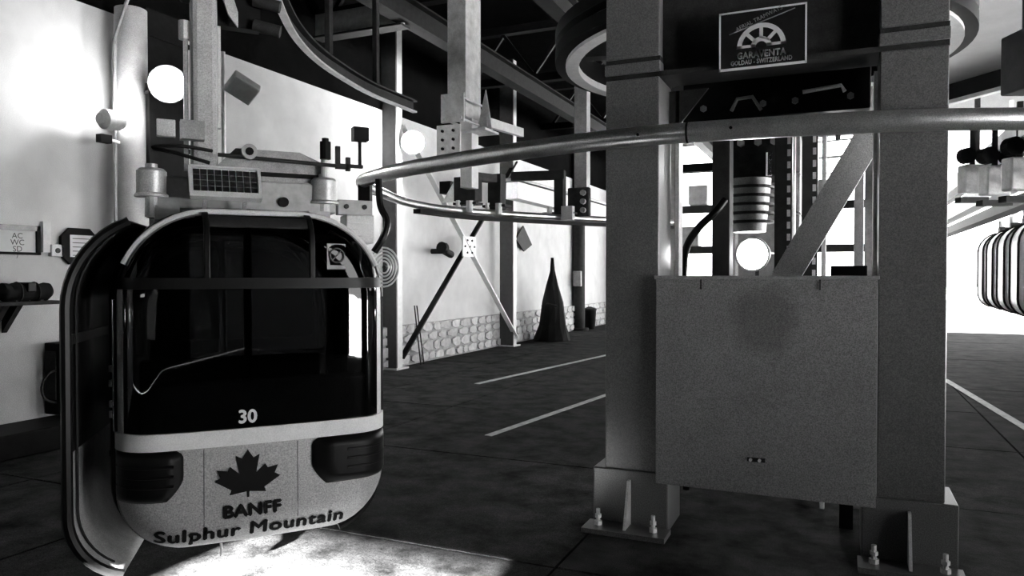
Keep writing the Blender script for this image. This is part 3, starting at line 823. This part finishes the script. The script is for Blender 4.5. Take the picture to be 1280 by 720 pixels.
MB().box(WX, WX + .04, a_.y - .03, a_.y + .05, a_.z - .12, a_.z + .18).build('channel', M['whitesteel'], ta_)
MB().box(WX, WX + .06, a_.y + .04, a_.y + .17, a_.z - .16, a_.z - .04).build('socket', M['whitesteel'], ta_, bevel=.01)
MB().cyl((WX + .06, a_.y + .10, a_.z - .10), (WX + .07, a_.y + .10, a_.z - .10), .025, seg=12).build('socket_hole', M['ink'], ta_)
y0, y1, z0, z1 = wall_panel(76, 284, 122, 331, .05)
ck = thing('wall_chart', 'dark octagonal frame holding a lined white sheet on the left wall', 'notice', (WX, (y0 + y1) / 2, z0))
k_ = .09
MB().prism([(WX + .02, y0, z0 + k_), (WX + .02, y0 + k_, z0), (WX + .02, y1 - k_, z0), (WX + .02, y1, z0 + k_), (WX + .02, y1, z1 - k_), (WX + .02, y1 - k_, z1), (WX + .02, y0 + k_, z1), (WX + .02, y0, z1 - k_)], (.04, 0, 0)).build('frame', M['blacksteel'], ck)
MB().box(WX + .062, WX + .066, y0 + .085, y1 - .06, z0 + .075, z1 - .07).build('sheet', M['paper'], ck)
for i in range(7):
    zz = z1 - .11 - i * .042
    MB().box(WX + .0665, WX + .068, y0 + .11, y1 - .08, zz, zz + .007).build('ruled_line', M['ink'], ck)
# shelf with black bag
y0, y1, z0, z1 = wall_panel(-20, 371, 74, 377, .20)
sh = thing('wall_shelf', 'thin wall shelf on a bracket under the notice board', 'shelf', (WX, (y0 + y1) / 2, z0))
MB().box(WX, WX + .30, y0, y1, z0 - .02, z0 + .012).build('board', M['darksteel'], sh)
for yy in (y0 + .15, y1 - .42):
    MB().prism([(WX, yy, z0 - .02), (WX + .24, yy, z0 - .02), (WX, yy, z0 - .28)], (0, .05, 0)).build('shelf_bracket', M['darksteel'], sh)
bg = thing('equipment_bag', 'long black bag lying on the wall shelf', 'bag', (WX + .15, (y0 + y1) / 2 - .1, z0 + .012))
m = MB()
by0, by1 = y0 + .14, y1 - .06
prof = []
n = 14
pts = [Vector((WX + .16, by0 + (by1 - by0) * i / n, z0 + .012 + .085 + .006 * math.sin(i * 1.7))) for i in range(n + 1)]
m.tube(pts, [.045] + [.082 + .006 * math.sin(i * 2.3) for i in range(n - 1)] + [.05], 14)
m.build('body', M['matt'], bg, smooth=True)
MB().box(WX + .10, WX + .255, (by0 + by1) / 2 - .03, (by0 + by1) / 2 + .05, z0 + .10, z0 + .19).build('pocket', M['rubber'], bg, bevel=.01)
for f_ in (.35, .68):
    yy = by0 + (by1 - by0) * f_
    MB().tube([(WX + .16 + .09 * math.cos(a), yy, z0 + .097 + .092 * math.sin(a)) for a in [k * math.pi / 8 for k in range(16)]], .008, 5, True).build('strap', M['darksteel'], bg)
# dark locker / radiator with cable at the wall
vq = on_x(74, 470, WX + .12)
t = thing('wall_locker', 'narrow black cabinet against the left wall beside the cabin door', 'cabinet', (WX + .12, vq.y, .25))
zt = on_x(74, 428, WX + .12).z
MB().box(WX + .02, WX + .24, vq.y - .08, vq.y + .32, .25, zt).build('body', M['blacksteel'], t, bevel=.01)
MB().box(WX + .05, WX + .20, vq.y - .095, vq.y - .08, .4, zt - .08).build('door', M['darksteel'], t)
ca = spline([on_x(80, 462, WX + .18), on_x(62, 466, WX + .2), on_x(52, 484, WX + .2), on_x(58, 500, WX + .2), on_x(80, 504, WX + .18)], 5)
tag(MB().tube(ca, .012, 6).build('power_cable', M['rubber'], smooth=True), 'black cable looping out beside the narrow wall cabinet', 'cable')
kb = MB().box(WX + .002, WX + .55, 3.2, rc.y - .25, 0, .22).build('step_kerb', M['blacksteel'], bevel=.015)
tag(kb, 'low black step running along the foot of the left wall', 'step')

# ------------------------------------------------------------------ gondola cabin
HW, ZB, ZT, RT, RBt, RR, LEN = .635, .285, 1.905, .42, .30, .17, 1.42
def half_width(z):
    if z > ZT - RT: return HW - RT + math.sqrt(max(0, RT ** 2 - (z - (ZT - RT)) ** 2))
    if z < ZB + RBt: return HW - RBt + math.sqrt(max(0, RBt ** 2 - (z - (ZB + RBt)) ** 2))
    return HW
def edge_dist(a, z):
    a = abs(a)
    if z > ZT - RT and a > HW - RT: return RT - math.hypot(a - (HW - RT), z - (ZT - RT))
    if z < ZB + RBt and a > HW - RBt: return RBt - math.hypot(a - (HW - RBt), z - (ZB + RBt))
    return min(HW - a, ZT - z, z - ZB)
def front(a, z, off=0.0):
    e = max(0.0, edge_dist(a, z)); b = .035 * (a / HW) ** 2
    if e < RR: b += RR - math.sqrt(max(0, RR ** 2 - (RR - e) ** 2))
    return Vector((a, b - off, z))
def front_patch(z0, z1, a0=-9, a1=9, off=0.0, nu=29, nv=17, rear=False):
    def fn(u, v):
        z = z0 + (z1 - z0) * (.5 - .5 * math.cos(math.pi * v))
        h = half_width(z) - .001
        lo, hi = max(-h, min(a0, h - .001)), min(h, max(a1, -h + .001))
        s = .5 - .5 * math.cos(math.pi * u)
        p = front(lo + (hi - lo) * s, z, off)
        if rear: p.y = LEN - p.y
        return p
    return MB().grid(fn, nu, nv)
def outline(t_list=None, grow=0.0, n=12):
    pts = []
    def corner(cx, cz, r, a0):
        for k in range(n + 1):
            a = a0 + math.pi / 2 * k / n
            pts.append((cx + (r + grow) * math.cos(a), cz + (r + grow) * math.sin(a)))
    corner(HW - RT, ZT - RT, RT, 0); corner(-(HW - RT), ZT - RT, RT, math.pi / 2)
    corner(-(HW - RBt), ZB + RBt, RBt, math.pi); corner(HW - RBt, ZB + RBt, RBt, 1.5 * math.pi)
    return pts
def shell_strip(pts, b0, b1):
    m = MB(); n = len(pts)
    return m.add([(a, b0, z) for a, z in pts] + [(a, b1, z) for a, z in pts], [(i, i + 1, n + i + 1, n + i) for i in range(n - 1)])

CROT = YAW + math.atan2(.445, .895)
CLOC = rm(-1.205, 3.60, 0)
cab = thing('gondola_cabin', 'rounded gondola cabin numbered 30 with maple leaf, black bumpers and open doors', 'gondola', CLOC, CROT)
def part(m, name, mt, par=None, **kw):
    return m.build(name, M[mt], par or cab, local=True, **kw)
ZBAR, ZBAND0, ZBAND1 = 1.565, .79, .868
OL = outline()
top = [p for p in OL if p[1] >= ZT - RT - .01]
N = 12
right_top, left_top = OL[0:N + 1], OL[N + 1:2 * N + 2]
left_bot, right_bot = OL[2 * N + 2:3 * N + 3], OL[3 * N + 3:]
part(shell_strip(right_top + left_top, RR, LEN - RR), 'roof_shell', 'interior', smooth=True, solid=.012)
part(shell_strip([(-HW, ZBAND1)] + left_bot + right_bot + [(HW, ZBAND1)], RR, LEN - RR), 'floor_shell', 'shell', smooth=True, solid=.012)
for s in (-1, 1):
    for (c0, c1) in ((RR, .36), (LEN - .36, LEN - RR)):
        part(MB().box(s * HW - .012, s * HW + .012, c0, c1, ZBAND1, ZT - RT), 'side_pillar', 'rubber')
part(front_patch(.292, ZBAND0), 'front_panel', 'shell', smooth=True, solid=.006)
part(front_patch(ZBAND0, ZBAND1, off=.012), 'waist_band', 'band', smooth=True, solid=.02)
wnd = part(front_patch(ZBAND1, ZBAR - .012, nu=41), 'windscreen', 'glass', smooth=True)
put_text('number', '30', .088, lambda x, y: front(-.075 + x, .893 + y, .006), M['white'], wnd, local=True, bold=.003)
part(front_patch(ZBAR - .03, ZBAR + .022, off=.008), 'window_bar', 'rubber', smooth=True, solid=.014)
part(front_patch(ZBAR, ZT - .004, a1=-.25), 'upper_pane', 'glass', smooth=True)
part(front_patch(ZBAR, ZT - .035, a0=-.25, a1=.235), 'upper_pane', 'glass', smooth=True)
rp_ = part(front_patch(ZBAR, ZT - .004, a0=.235), 'upper_pane', 'glass', smooth=True)
for c_ in (-.25, .235):
    part(front_patch(ZBAR, ZT - .002, a0=c_ - .014, a1=c_ + .014, off=.008, nu=4), 'mullion', 'rubber', smooth=True, solid=.012)
part(front_patch(ZT - .075, ZT - .02, a0=-.25, a1=.235, off=.006, nu=12, nv=6), 'top_rail', 'darksteel', smooth=True, solid=.008)
# no smoking sticker inside the right upper pane
st_ = part(MB().add([front(.31 + i * .10, 1.63 + j * .13, .004) for i, j in ((0, 0), (1, 0), (1, 1), (0, 1))], [(0, 1, 2, 3)]), 'sticker', 'faded', rp_)
part(MB().tube([front(.36 + .036 * math.cos(k * .393), 1.70 + .036 * math.sin(k * .393), .008) for k in range(16)], .004, 5, True).bar(front(.337, 1.676, .008), front(.383, 1.724, .008), .006, .004), 'prohibition_sign', 'ink', rp_)
# bright roof edge trim
rim = [p for p in OL[2:2 * N]]
part(MB().tube([Vector((a, RR - .015, z + .006)) for a, z in OL[3:2 * N - 1]], .014, 8), 'roof_trim', 'band', smooth=True)
part(MB().tube([Vector((HW - .004 , RR + .02, z)) for z in (ZBAND1, 1.2, ZT - RT)], .015, 8), 'corner_trim', 'chrome', smooth=True)
part(MB().tube([Vector((-HW - .004, RR + .02, z)) for z in (ZBAND1, 1.2, ZT - RT)], .015, 8), 'corner_trim', 'chrome', smooth=True)
part(front_patch(ZBAND1 - .01, ZBAR + .0, a0=.585, a1=9, off=.004, nu=8), 'corner_highlight', 'whitesteel', smooth=True)  # white strip painted in for the highlight down the cabin corner
part(front_patch(ZBAND1 - .01, ZBAR + .0, a0=-9, a1=-.605, off=.004, nu=8), 'corner_highlight', 'whitesteel', smooth=True)  # narrower painted highlight on the left corner
# bumpers
def bumper(s):
    def fn(u, v):
        z = .555 + (.785 - .555) * v
        inner = (.23 if s > 0 else .36) + .07 * max(0, (.66 - z) / .105) ** 1.5 + (.03 * max(0, (z - .755) / .03) ** 2)
        a = inner + (half_width(z) + .0 - inner) * (1 - (1 - u) ** 1.4)
        taper = min(1, (1 - abs(2 * v - 1)) * 5) * min(1, u * 7)
        return Vector((s * a, front(s * a, z).y - .004 - .035 * taper, z))
    m = MB().grid(fn, 26, 16)
    o = part(m, 'bumper', 'rubber', smooth=True, solid=.01)
    for zz in (.63, .675, .72):
        part(MB().tube([front(s * (.40 + (HW - .002 - .40) * k / 12), zz, .043) for k in range(13)], .007, 6), 'bumper_ridge', 'rubber', o, smooth=True)
bumper(-1); bumper(1)
# panel seams
for c_ in (-.27, .16):
    part(MB().tube([front(c_, .34 + .44 * k / 6, .003) for k in range(7)], .003, 5), 'panel_seam', 'midsteel')
# maple leaf
half = [(0, 1), (.15, .72), (.31, .82), (.22, .22), (.46, .48), (.52, .34), (.80, .40), (.71, .14), (.86, .03), (.43, -.30), (.48, -.46), (.04, -.39), (.03, -.58)]
leaf = [(x, y) for x, y in half] + [(-x, y) for x, y in half[::-1][:-1]]
part(MB().prism([front(-.075 + x * .175, .618 + y * .145, .006) for x, y in leaf], (0, -.002, 0)), 'maple_leaf', 'print')
put_text('lettering', 'BANFF', .082, lambda x, y: front(-.055 + x, .445 + y, .008), M['print'], cab, local=True, width=.27, bold=.005, spacing=1.05)
put_text('lettering', 'Sulphur Mountain', .098, lambda x, y: front(-.045 + x, .343 + y, .008), M['print'], cab, local=True, width=.88, bold=.004, spacing=1.08)
part(MB().cyl((-.19, .08, .30), (-.19, .08, .24), .006, seg=6), 'drain_pin', 'white')
# rear end
part(front_patch(.292, ZBAND1, rear=True, nu=15, nv=9), 'rear_panel', 'shell', smooth=True, solid=.006)
part(front_patch(ZBAND1, ZT - .004, rear=True, nu=15, nv=9), 'rear_window', 'glass', smooth=True)
# gaskets
for b_ in (.345, LEN - .345):
    part(MB().tube([Vector((a, b_, z)) for a, z in outline(grow=.012)], .022, 8, True), 'door_seal', 'rubber', smooth=True)
# floor and benches inside
part(MB().box(-.5, .5, .12, LEN - .12, .40, .43), 'cabin_floor', 'interior')
for (s0, s1, bk0, bk1) in ((.20, .52, .13, .17), (LEN - .52, LEN - .20, LEN - .17, LEN - .13)):
    bench = part(MB().box(-.52, .52, s0, s1, .66, .72), 'bench', 'interior', bevel=.02)
    part(MB().box(-.54, .54, bk0, bk1, .70, 1.085), 'bench_back', 'liner', bench, bevel=.02)
    for sx in (-.4, .4):
        part(MB().box(sx - .03, sx + .03, (s0 + s1) / 2 - .03, (s0 + s1) / 2 + .03, .43, .66), 'bench_leg', 'darksteel', bench)
part(MB().cyl((.02, .75, .43), (.02, .75, ZT - .02), .022, seg=10), 'grab_pole', 'darksteel')
# open door leaves: splayed C shaped shells
def door(s, off_f, off_r, b0, b1):
    prof = []
    for a, z in outline(grow=.0)[N + 1:]:
        prof.append((a, z))
    left = [p for p in OL if p[0] < -.30]
    left = sorted(left, key=lambda p: -math.atan2(p[0] + .30, p[1] - 1.1) % (2 * math.pi))
    # order from top end, down the side, to bottom end
    lt = [p for p in OL[N + 1:2 * N + 2]][3:]; lb = [p for p in OL[2 * N + 2:3 * N + 3]][:-2]
    pts = lt + [(-HW, z) for z in (1.35, 1.1, .85)] + lb
    def P(i, f, extra=0.0):
        a, z = pts[i]; z = ZT - .02 - (ZT - z) * 1.045; k = off_f + (off_r - off_f) * f
        nx = min(1.0, max(0.0, (-a - .25) / .3))
        return Vector((s * (a - k - extra), b0 + (b1 - b0) * f, z))
    n = len(pts)
    iw = [i for i in range(n) if pts[i][1] >= .84]
    ib = [i for i in range(n) if pts[i][1] <= .86]
    d = part(MB().tube([P(i, 0) for i in range(n)], .024, 8), 'door', 'rubber', smooth=True)
    m = MB(); m.add([P(i, 0) for i in iw] + [P(i, 1) for i in iw], [(k, k + 1, len(iw) + k + 1, len(iw) + k) for k in range(len(iw) - 1)])
    part(m, 'door_window', 'rubber', d, smooth=True, solid=.01)
    m = MB(); m.add([P(i, 0) for i in ib] + [P(i, 1) for i in ib], [(k, k + 1, len(ib) + k + 1, len(ib) + k) for k in range(len(ib) - 1)])
    part(m, 'door_liner', 'liner', d, smooth=True, solid=.012)
    part(MB().tube([P(i, 1) for i in range(n)], .02, 8), 'rear_edge', 'rubber', d, smooth=True)
    part(MB().tube([P(i, .12, .0) + Vector((s * .016, 0, 0)) for i in range(2, n - 2)], .006, 6), 'edge_strip', 'darksteel', d, smooth=True)
    part(MB().bar(P(len(lt), 0) + Vector((0, 0, -.0)), P(len(lt), 1), .03, .045), 'door_rail', 'rubber', d)
    # arms that carry the leaf on the cabin
    for zz in (1.55, .62):
        part(MB().bar(Vector((s * (-HW - off_r), b0 + (b1 - b0) * .9, zz)), Vector((s * (-HW + .02), b0 + (b1 - b0) * .95, zz)), .03, .03), 'door_arm', 'darksteel', d)
door(1, .20, .05, .14, .95)
door(-1, .035, .03, .37, 1.03)
for zz in (1.15, 1.08, .98, .93):
    part(MB().cyl((-HW - .015, .30, zz - .015), (-HW - .015, .30, zz + .015), .022, seg=10), 'hinge_knuckle', 'galv')

# hanger and roof gear (own parts of the cabin)
RZ = 1.93
car = part(MB().box(-.50, .50, .62, .80, RZ + .03, RZ + .20), 'roof_carrier', 'greycase', bevel=.01)
part(MB().cyl((.20, .60, RZ + .085), (.20, .62, RZ + .085), .028, seg=14), 'carrier_hole', 'blacksteel', car)
for x in (-.4, .4):
    part(MB().box(x - .06, x + .06, .60, .82, ZT - .01, RZ + .04), 'roof_foot', 'greycase', car)
part(MB().prism([(-.22, .66, RZ + .20), (.47, .66, RZ + .20), (.42, .66, RZ + .33), (.30, .66, RZ + .38), (-.05, .66, RZ + .38)], (0, .06, 0)), 'carrier_hood', 'midsteel', car)
part(MB().box(-.02, .40, .65, .66, RZ + .23, RZ + .255), 'hood_slot', 'blacksteel', car)
for x in (-.475, .435):
    d_ = part(MB().lathe([(.085, 0), (.085, .012), (.075, .02), (.075, .135), (.06, .15), (.03, .155), (.03, .175)], (x, .64, RZ + .085), seg=20), 'damper', 'galv', smooth=True)
    part(MB().cyl((x, .64, RZ - .02), (x, .64, RZ + .085), .035, seg=12), 'damper_foot', 'galv', d_)
HX = -.205
hang = part(MB().box(HX - .068, HX + .068, .68, .86, RZ + .2, 3.16), 'hanger_arm', 'colround', bevel=.03)
part(MB().box(HX + .072, HX + .088, .74, .80, RZ + .5, 3.14), 'arm_edge_strip', 'whitesteel', hang)
part(MB().box(HX - .105, HX - .085, .72, .77, RZ + .25, 2.95), 'arm_pipe', 'midsteel', hang)
part(MB().cyl((HX - .10, .74, 2.9), (HX - .10, .74, 3.0), .03, seg=10), 'pipe_fitting', 'galv', hang)
part(MB().prism([(HX - .02, .64, 3.45), (HX + .05, .64, 3.45), (HX + .17, .64, 3.06), (HX + .17, .64, 2.98), (HX + .12, .64, 3.04)], (0, .02, 0)), 'grip_plate', 'galv', hang)
part(MB().box(HX - .12, HX + .10, .66, .88, 3.14, 3.7), 'grip_body', 'blacksteel', hang, bevel=.02)
for k, zz in enumerate((3.02, 3.16)):
    part(MB().cyl((HX + .26, .70, zz), (HX + .40, .66, zz - .03), .035, seg=10), 'grip_spring', 'darksteel', hang, smooth=True)
part(MB().box(HX + .05, HX + .30, .72, .80, 3.0, 3.7), 'grip_lever', 'blacksteel', hang)
part(MB().box(HX - .13, HX - .01 - .0, .58, .66, RZ + .40, RZ + .50), 'switch_case', 'midsteel', hang)
# horizontal lock bar with roller and end fittings
lb_ = part(MB().cyl((-.15, .58, RZ + .325), (.52, .58, RZ + .305), .011, seg=8), 'lock_bar', 'darksteel')
part(MB().cyl((.01, .55, RZ + .35), (.01, .60, RZ + .35), .042, seg=18), 'roller', 'greycase', lb_, smooth=True)
part(MB().cyl((.01, .545, RZ + .35), (.01, .55, RZ + .35), .022, seg=12), 'roller_pin', 'blacksteel', lb_)
part(MB().cyl((.435, .62, RZ + .24), (.435, .62, RZ + .36), .022, seg=10), 'lock_stem', 'whitesteel', lb_)
part(MB().cyl((.43, .58, RZ + .34), (.43, .58, RZ + .44), .032, seg=10).cyl((.43, .58, RZ + .44), (.43, .58, RZ + .46), .02, seg=10), 'lock_head', 'blacksteel', lb_)
part(MB().box(.49, .515, .57, .60, RZ + .29, RZ + .42).box(.51, .56, .57, .60, RZ + .29, RZ + .32).box(.55, .575, .57, .60, RZ + .28, RZ + .36).box(.57, .65, .57, .60, RZ + .30, RZ + .32), 'catch', 'darksteel', lb_)
part(MB().box(.625, .64, .57, .60, RZ + .32, RZ + .5).box(.59, .68, .55, .62, RZ + .46, RZ + .54), 'feeler', 'blacksteel', lb_)
loop = spline([Vector((-.18, .56, RZ + .34)), Vector((-.34, .50, RZ + .345)), Vector((-.47, .52, RZ + .33)), Vector((-.36, .46, RZ + .30)), Vector((-.20, .46, RZ + .26))], 6)
part(MB().tube(loop, .010, 6), 'cable_loop', 'blacksteel', smooth=True)
part(MB().box(-.45, -.36, .56, .60, RZ + .40, RZ + .49), 'terminal_plate', 'galv', bevel=.004)
# white battery case and bracket on the right shoulder
part(MB().box(.56, .73, .62, .78, RZ + .02 - .16, RZ + .03), 'battery_case', 'whitesteel', bevel=.008)
for k in range(3):
    part(MB().box(.565, .725, .614, .62, RZ - .10 + k * .04, RZ - .094 + k * .04), 'case_rib', 'galv')
part(MB().box(.52, .73, .66, .72, RZ + .03, RZ + .12), 'shoulder_plate', 'greycase', bevel=.004)
for k in (.57, .68):
    part(MB().cyl((k, .65, RZ + .08), (k, .66, RZ + .08), .015, seg=8), 'plate_bolt', 'darksteel')
sc_ = spline([Vector((.78, .70, RZ + .26)), Vector((.79, .70, RZ + .10)), Vector((.82, .66, RZ + .0)), Vector((.79, .64, RZ - .10)), Vector((.74, .66, RZ - .19))], 6)
part(MB().tube(sc_, .022, 8), 'shoulder_cable', 'rubber', smooth=True)
# solar panel, tilted towards the viewer
sol = thing('solar_panel', 'small white framed solar panel tilted on the cabin roof', 'solar panel', (0, 0, 0))
SM = Matrix.Translation(CLOC) @ Matrix.Rotation(CROT, 4, 'Z') @ Matrix.Translation(Vector((-.125, .44, RZ + .165))) @ Matrix.Rotation(math.radians(-28), 4, 'X')
sol.matrix_world = SM; WM[sol.name] = SM
pw, ph = .175, .085
MB().box(-pw, pw, 0, .02, -ph, ph).build('backing', M['whitesteel'], sol, local=True)
for (a, b, c, d) in ((-pw, pw, -ph - .02, -ph + .012), (-pw, pw, ph - .010, ph + .004), (-pw - .004, -pw + .012, -ph, ph), (pw - .012, pw + .004, -ph, ph)):
    MB().box(a, b, -.012, .025, c, d).build('frame_strip', M['whitesteel'], sol, local=True)
cw, ch = (2 * pw - .03) / 9, (2 * ph - .03) / 4
for i in range(9):
    for j in range(4):
        x0 = -pw + .015 + i * cw; z0 = -ph + .015 + j * ch
        MB().box(x0 + .002, x0 + cw - .002, -.006, 0, z0 + .0025, z0 + ch - .0025).build('cell', M['cell'], sol, local=True)
MB().bar((-.10, .01, -.06), (-.10, .20, -.11), .02, .02).bar((.10, .01, -.06), (.10, .20, -.11), .02, .02).build('mounting_leg', M['galv'], sol, local=True)
# straight rail that the cabin grip hangs on, just above the picture
cm = Matrix.Translation(CLOC) @ Matrix.Rotation(CROT, 4, 'Z')
g0, g1 = cm @ Vector((HX - .6, .77, 3.74)), cm @ Vector((HX + .9, .77, 3.74))
gr = thing('carrier_beam', 'dark overhead beam that the cabin hanger grips', 'beam', (g0 + g1) / 2)
MB().bar(g0, g1, .14, .08).build('beam', M['blacksteel'], gr)
for f in (.1, .9):
    q = g0.lerp(g1, f); MB().bar(q, Vector((q.x, q.y, 5.35)), .06, .06).build('suspension_rod', M['darksteel'], gr)

# ------------------------------------------------------------------ parked cabins in the right background
def make_parked():
    t = thing('parked_cabin', 'x', 'gondola', (0, 0, 0), 0, 'parked cabins at the right')
    k = .92
    ol = outline(n=6)
    m = MB(); n = len(ol)
    rings = [(.0, .16), (.05, .05), (.18, 0), (.8, 0), (.93, .05), (.98, .16)]
    cz = (ZB + ZT) / 2
    vs = []
    for b, ins in rings:
        for a, z in ol:
            vs.append(Vector((a * (1 - ins / HW), b, cz + (z - cz) * (1 - ins / .82))))
    fs = []
    for r in range(len(rings) - 1):
        for i in range(n):
            j = (i + 1) % n; fs.append((r * n + i, r * n + j, (r + 1) * n + j, (r + 1) * n + i))
    fs += [tuple(range(n)), tuple((len(rings) - 1) * n + i for i in range(n))]
    m.add(vs, fs).build('body', M['whitesteel'], t, local=True, smooth=True)
    for b in (.17, .81):
        MB().tube([Vector((a, b, z)) for a, z in outline(n=6, grow=.006)], .02, 6, True).build('door_seal', M['darksteel'], t, local=True, smooth=True)
    MB().box(-.46, .46, -.006, .01, .95, 1.50).build('front_window', M['greycase'], t, local=True, bevel=.01)
    MB().box(-.3, .3, .4, .6, ZT - .01, ZT + .12).build('roof_carrier', M['darksteel'], t, local=True)
    for x in (-.25, .25):
        MB().cyl((x, .5, ZT + .1), (x, .5, ZT + .26), .06, seg=10).build('damper', M['whitesteel'], t, local=True)
    MB().box(-.05, .05, .45, .55, ZT + .1, 3.05).build('hanger_arm', M['whitesteel'], t, local=True)
    MB().box(-.14, .14, .42, .58, 2.9, 3.12).build('grip', M['darksteel'], t, local=True)
    return t
proto = make_parked()
def copy_thing(o):
    c = o.copy(); COL.objects.link(c)
    for ch in list(o.children):
        d = ch.copy(); COL.objects.link(d); d.parent = c
    return c
ordn = ['furthest parked white cabin in the row behind the right column', 'second furthest parked white cabin in the row at right', 'third parked white cabin in the row at right, counted from the far end', 'fourth parked white cabin in the row at right, counted from the far end', 'nearest parked white cabin in the row, cut by the right edge']
for i in range(5):
    o = proto if i == 0 else copy_thing(proto)
    o.location = (3.45 - .06 * i, 18.7 - 1.5 * i, .62); o.rotation_euler = (0, 0, 0)
    o['label'] = ordn[i]
sr = thing('storage_rail', 'white storage rail running away above the parked cabins', 'rail', (3.1, 15, 3.74))
MB().box(3.22, 3.42, 9, 22, 3.76, 3.92).build('rail', M['whitesteel'], sr)
for y in (11, 15, 19):
    MB().box(3.28, 3.36, y - .04, y + .04, 3.92, 5.35).build('drop_rod', M['whitesteel'], sr)
q = at_d(1260, 180, 8)
t = thing('storage_rail', 'upper white rail running away right of the steel columns', 'rail', (q.x, q.y, q.z))
MB().box(q.x - .08, q.x + .08, q.y - 2.5, 21, q.z - .1, q.z + .1).build('rail', M['whitesteel'], t)
MB().box(q.x + .1, q.x + .5, q.y - 2.5, 21, q.z + .12, q.z + .2).build('flange', M['blacksteel'], t)
for y in (q.y + 2, q.y + 6):
    MB().box(q.x - .03, q.x + .03, y - .03, y + .03, q.z + .1, 5.35).build('drop_rod', M['darksteel'], t)
q = at_d(1235, 242, 11)
t = thing('storage_rail', 'lower white beam running away above the parked cabin grips', 'rail', (q.x, q.y, q.z))
MB().box(q.x - .1, q.x + .1, q.y - 5, 21, q.z - .13, q.z + .13).build('rail', M['whitesteel'], t)
MB().box(q.x, q.x + .2, q.y - 5, 21, q.z - .36, q.z - .22).build('lower_channel', M['darksteel'], t)
# grip trolleys waiting on the storage rail
for i, (px, py, d) in enumerate(((1215, 224, 8.6), (1243, 226, 8.0), (1274, 218, 7.2))):
    q = at_d(px, py, d)
    t = thing('grip_trolley', ('pale grip trolley hanging under the upper rail, leftmost of three', 'pale grip trolley hanging under the upper rail, middle of three', 'pale grip trolley hanging under the upper rail, nearest the right edge')[i], 'trolley', q, group='grip trolleys under the rail')
    MB().obox(q, R2 * .13, F2 * .08, Vector((0, 0, .16))).build('body', M['galv'], t, bevel=.02)
    MB().cyl(q + R2 * -.1 + Vector((0, 0, .26)), q + R2 * -.1 + Vector((0, 0, .26)) - F2 * .1, .09, seg=14).build('wheel', M['blacksteel'], t)
    MB().cyl(q + R2 * .12 + Vector((0, 0, .26)), q + R2 * .12 + Vector((0, 0, .26)) - F2 * .1, .09, seg=14).build('wheel', M['blacksteel'], t)
    MB().obox(q + Vector((0, 0, -.24)), R2 * .16, F2 * .06, Vector((0, 0, .03))).build('foot', M['darksteel'], t)
    MB().bar(q, Vector((q.x, q.y, q.z + .7)), .05, .05).build('arm', M['darksteel'], t)
# overhead gantry far behind the guard
ga = thing('far_gantry', 'dark steel gantry standing far behind the guard against the daylight', 'gantry', (-1.2, 14, 0))
for xx in (-2.9, -2.0, -.7, .45):
    MB().box(xx - .09, xx + .09, 13.9, 14.1, 0, 4.3).build('post', M['midsteel'], ga)
for zz in (2.0, 2.75, 3.5):
    MB().box(-3.3, .8, 13.92, 14.08, zz, zz + .13).build('crossbeam', M['darksteel'], ga)
for xx, zz in ((-2.55, 2.13), (-1.5, 2.13), (-.2, 2.88), (-2.4, 2.88)):
    MB().box(xx - .17, xx + .17, 13.8, 14.1, zz, zz + .36).build('switch_cabinet', M['galv'], ga, bevel=.02)
# low dark kerb and panel in the far right
q = on_z(1205, 392, 0)
t = thing('far_barrier', 'low grey barrier with pale foot beyond the right column', 'barrier', q)
MB().obox(q + Vector((0, 0, .75)), R2 * .35, F2 * .1, Vector((0, 0, .35))).build('panel', M['greycase'], t)
MB().obox(q + Vector((0, 0, .20)), R2 * .30, F2 * .15, Vector((0, 0, .20))).build('foot', M['whitesteel'], t)
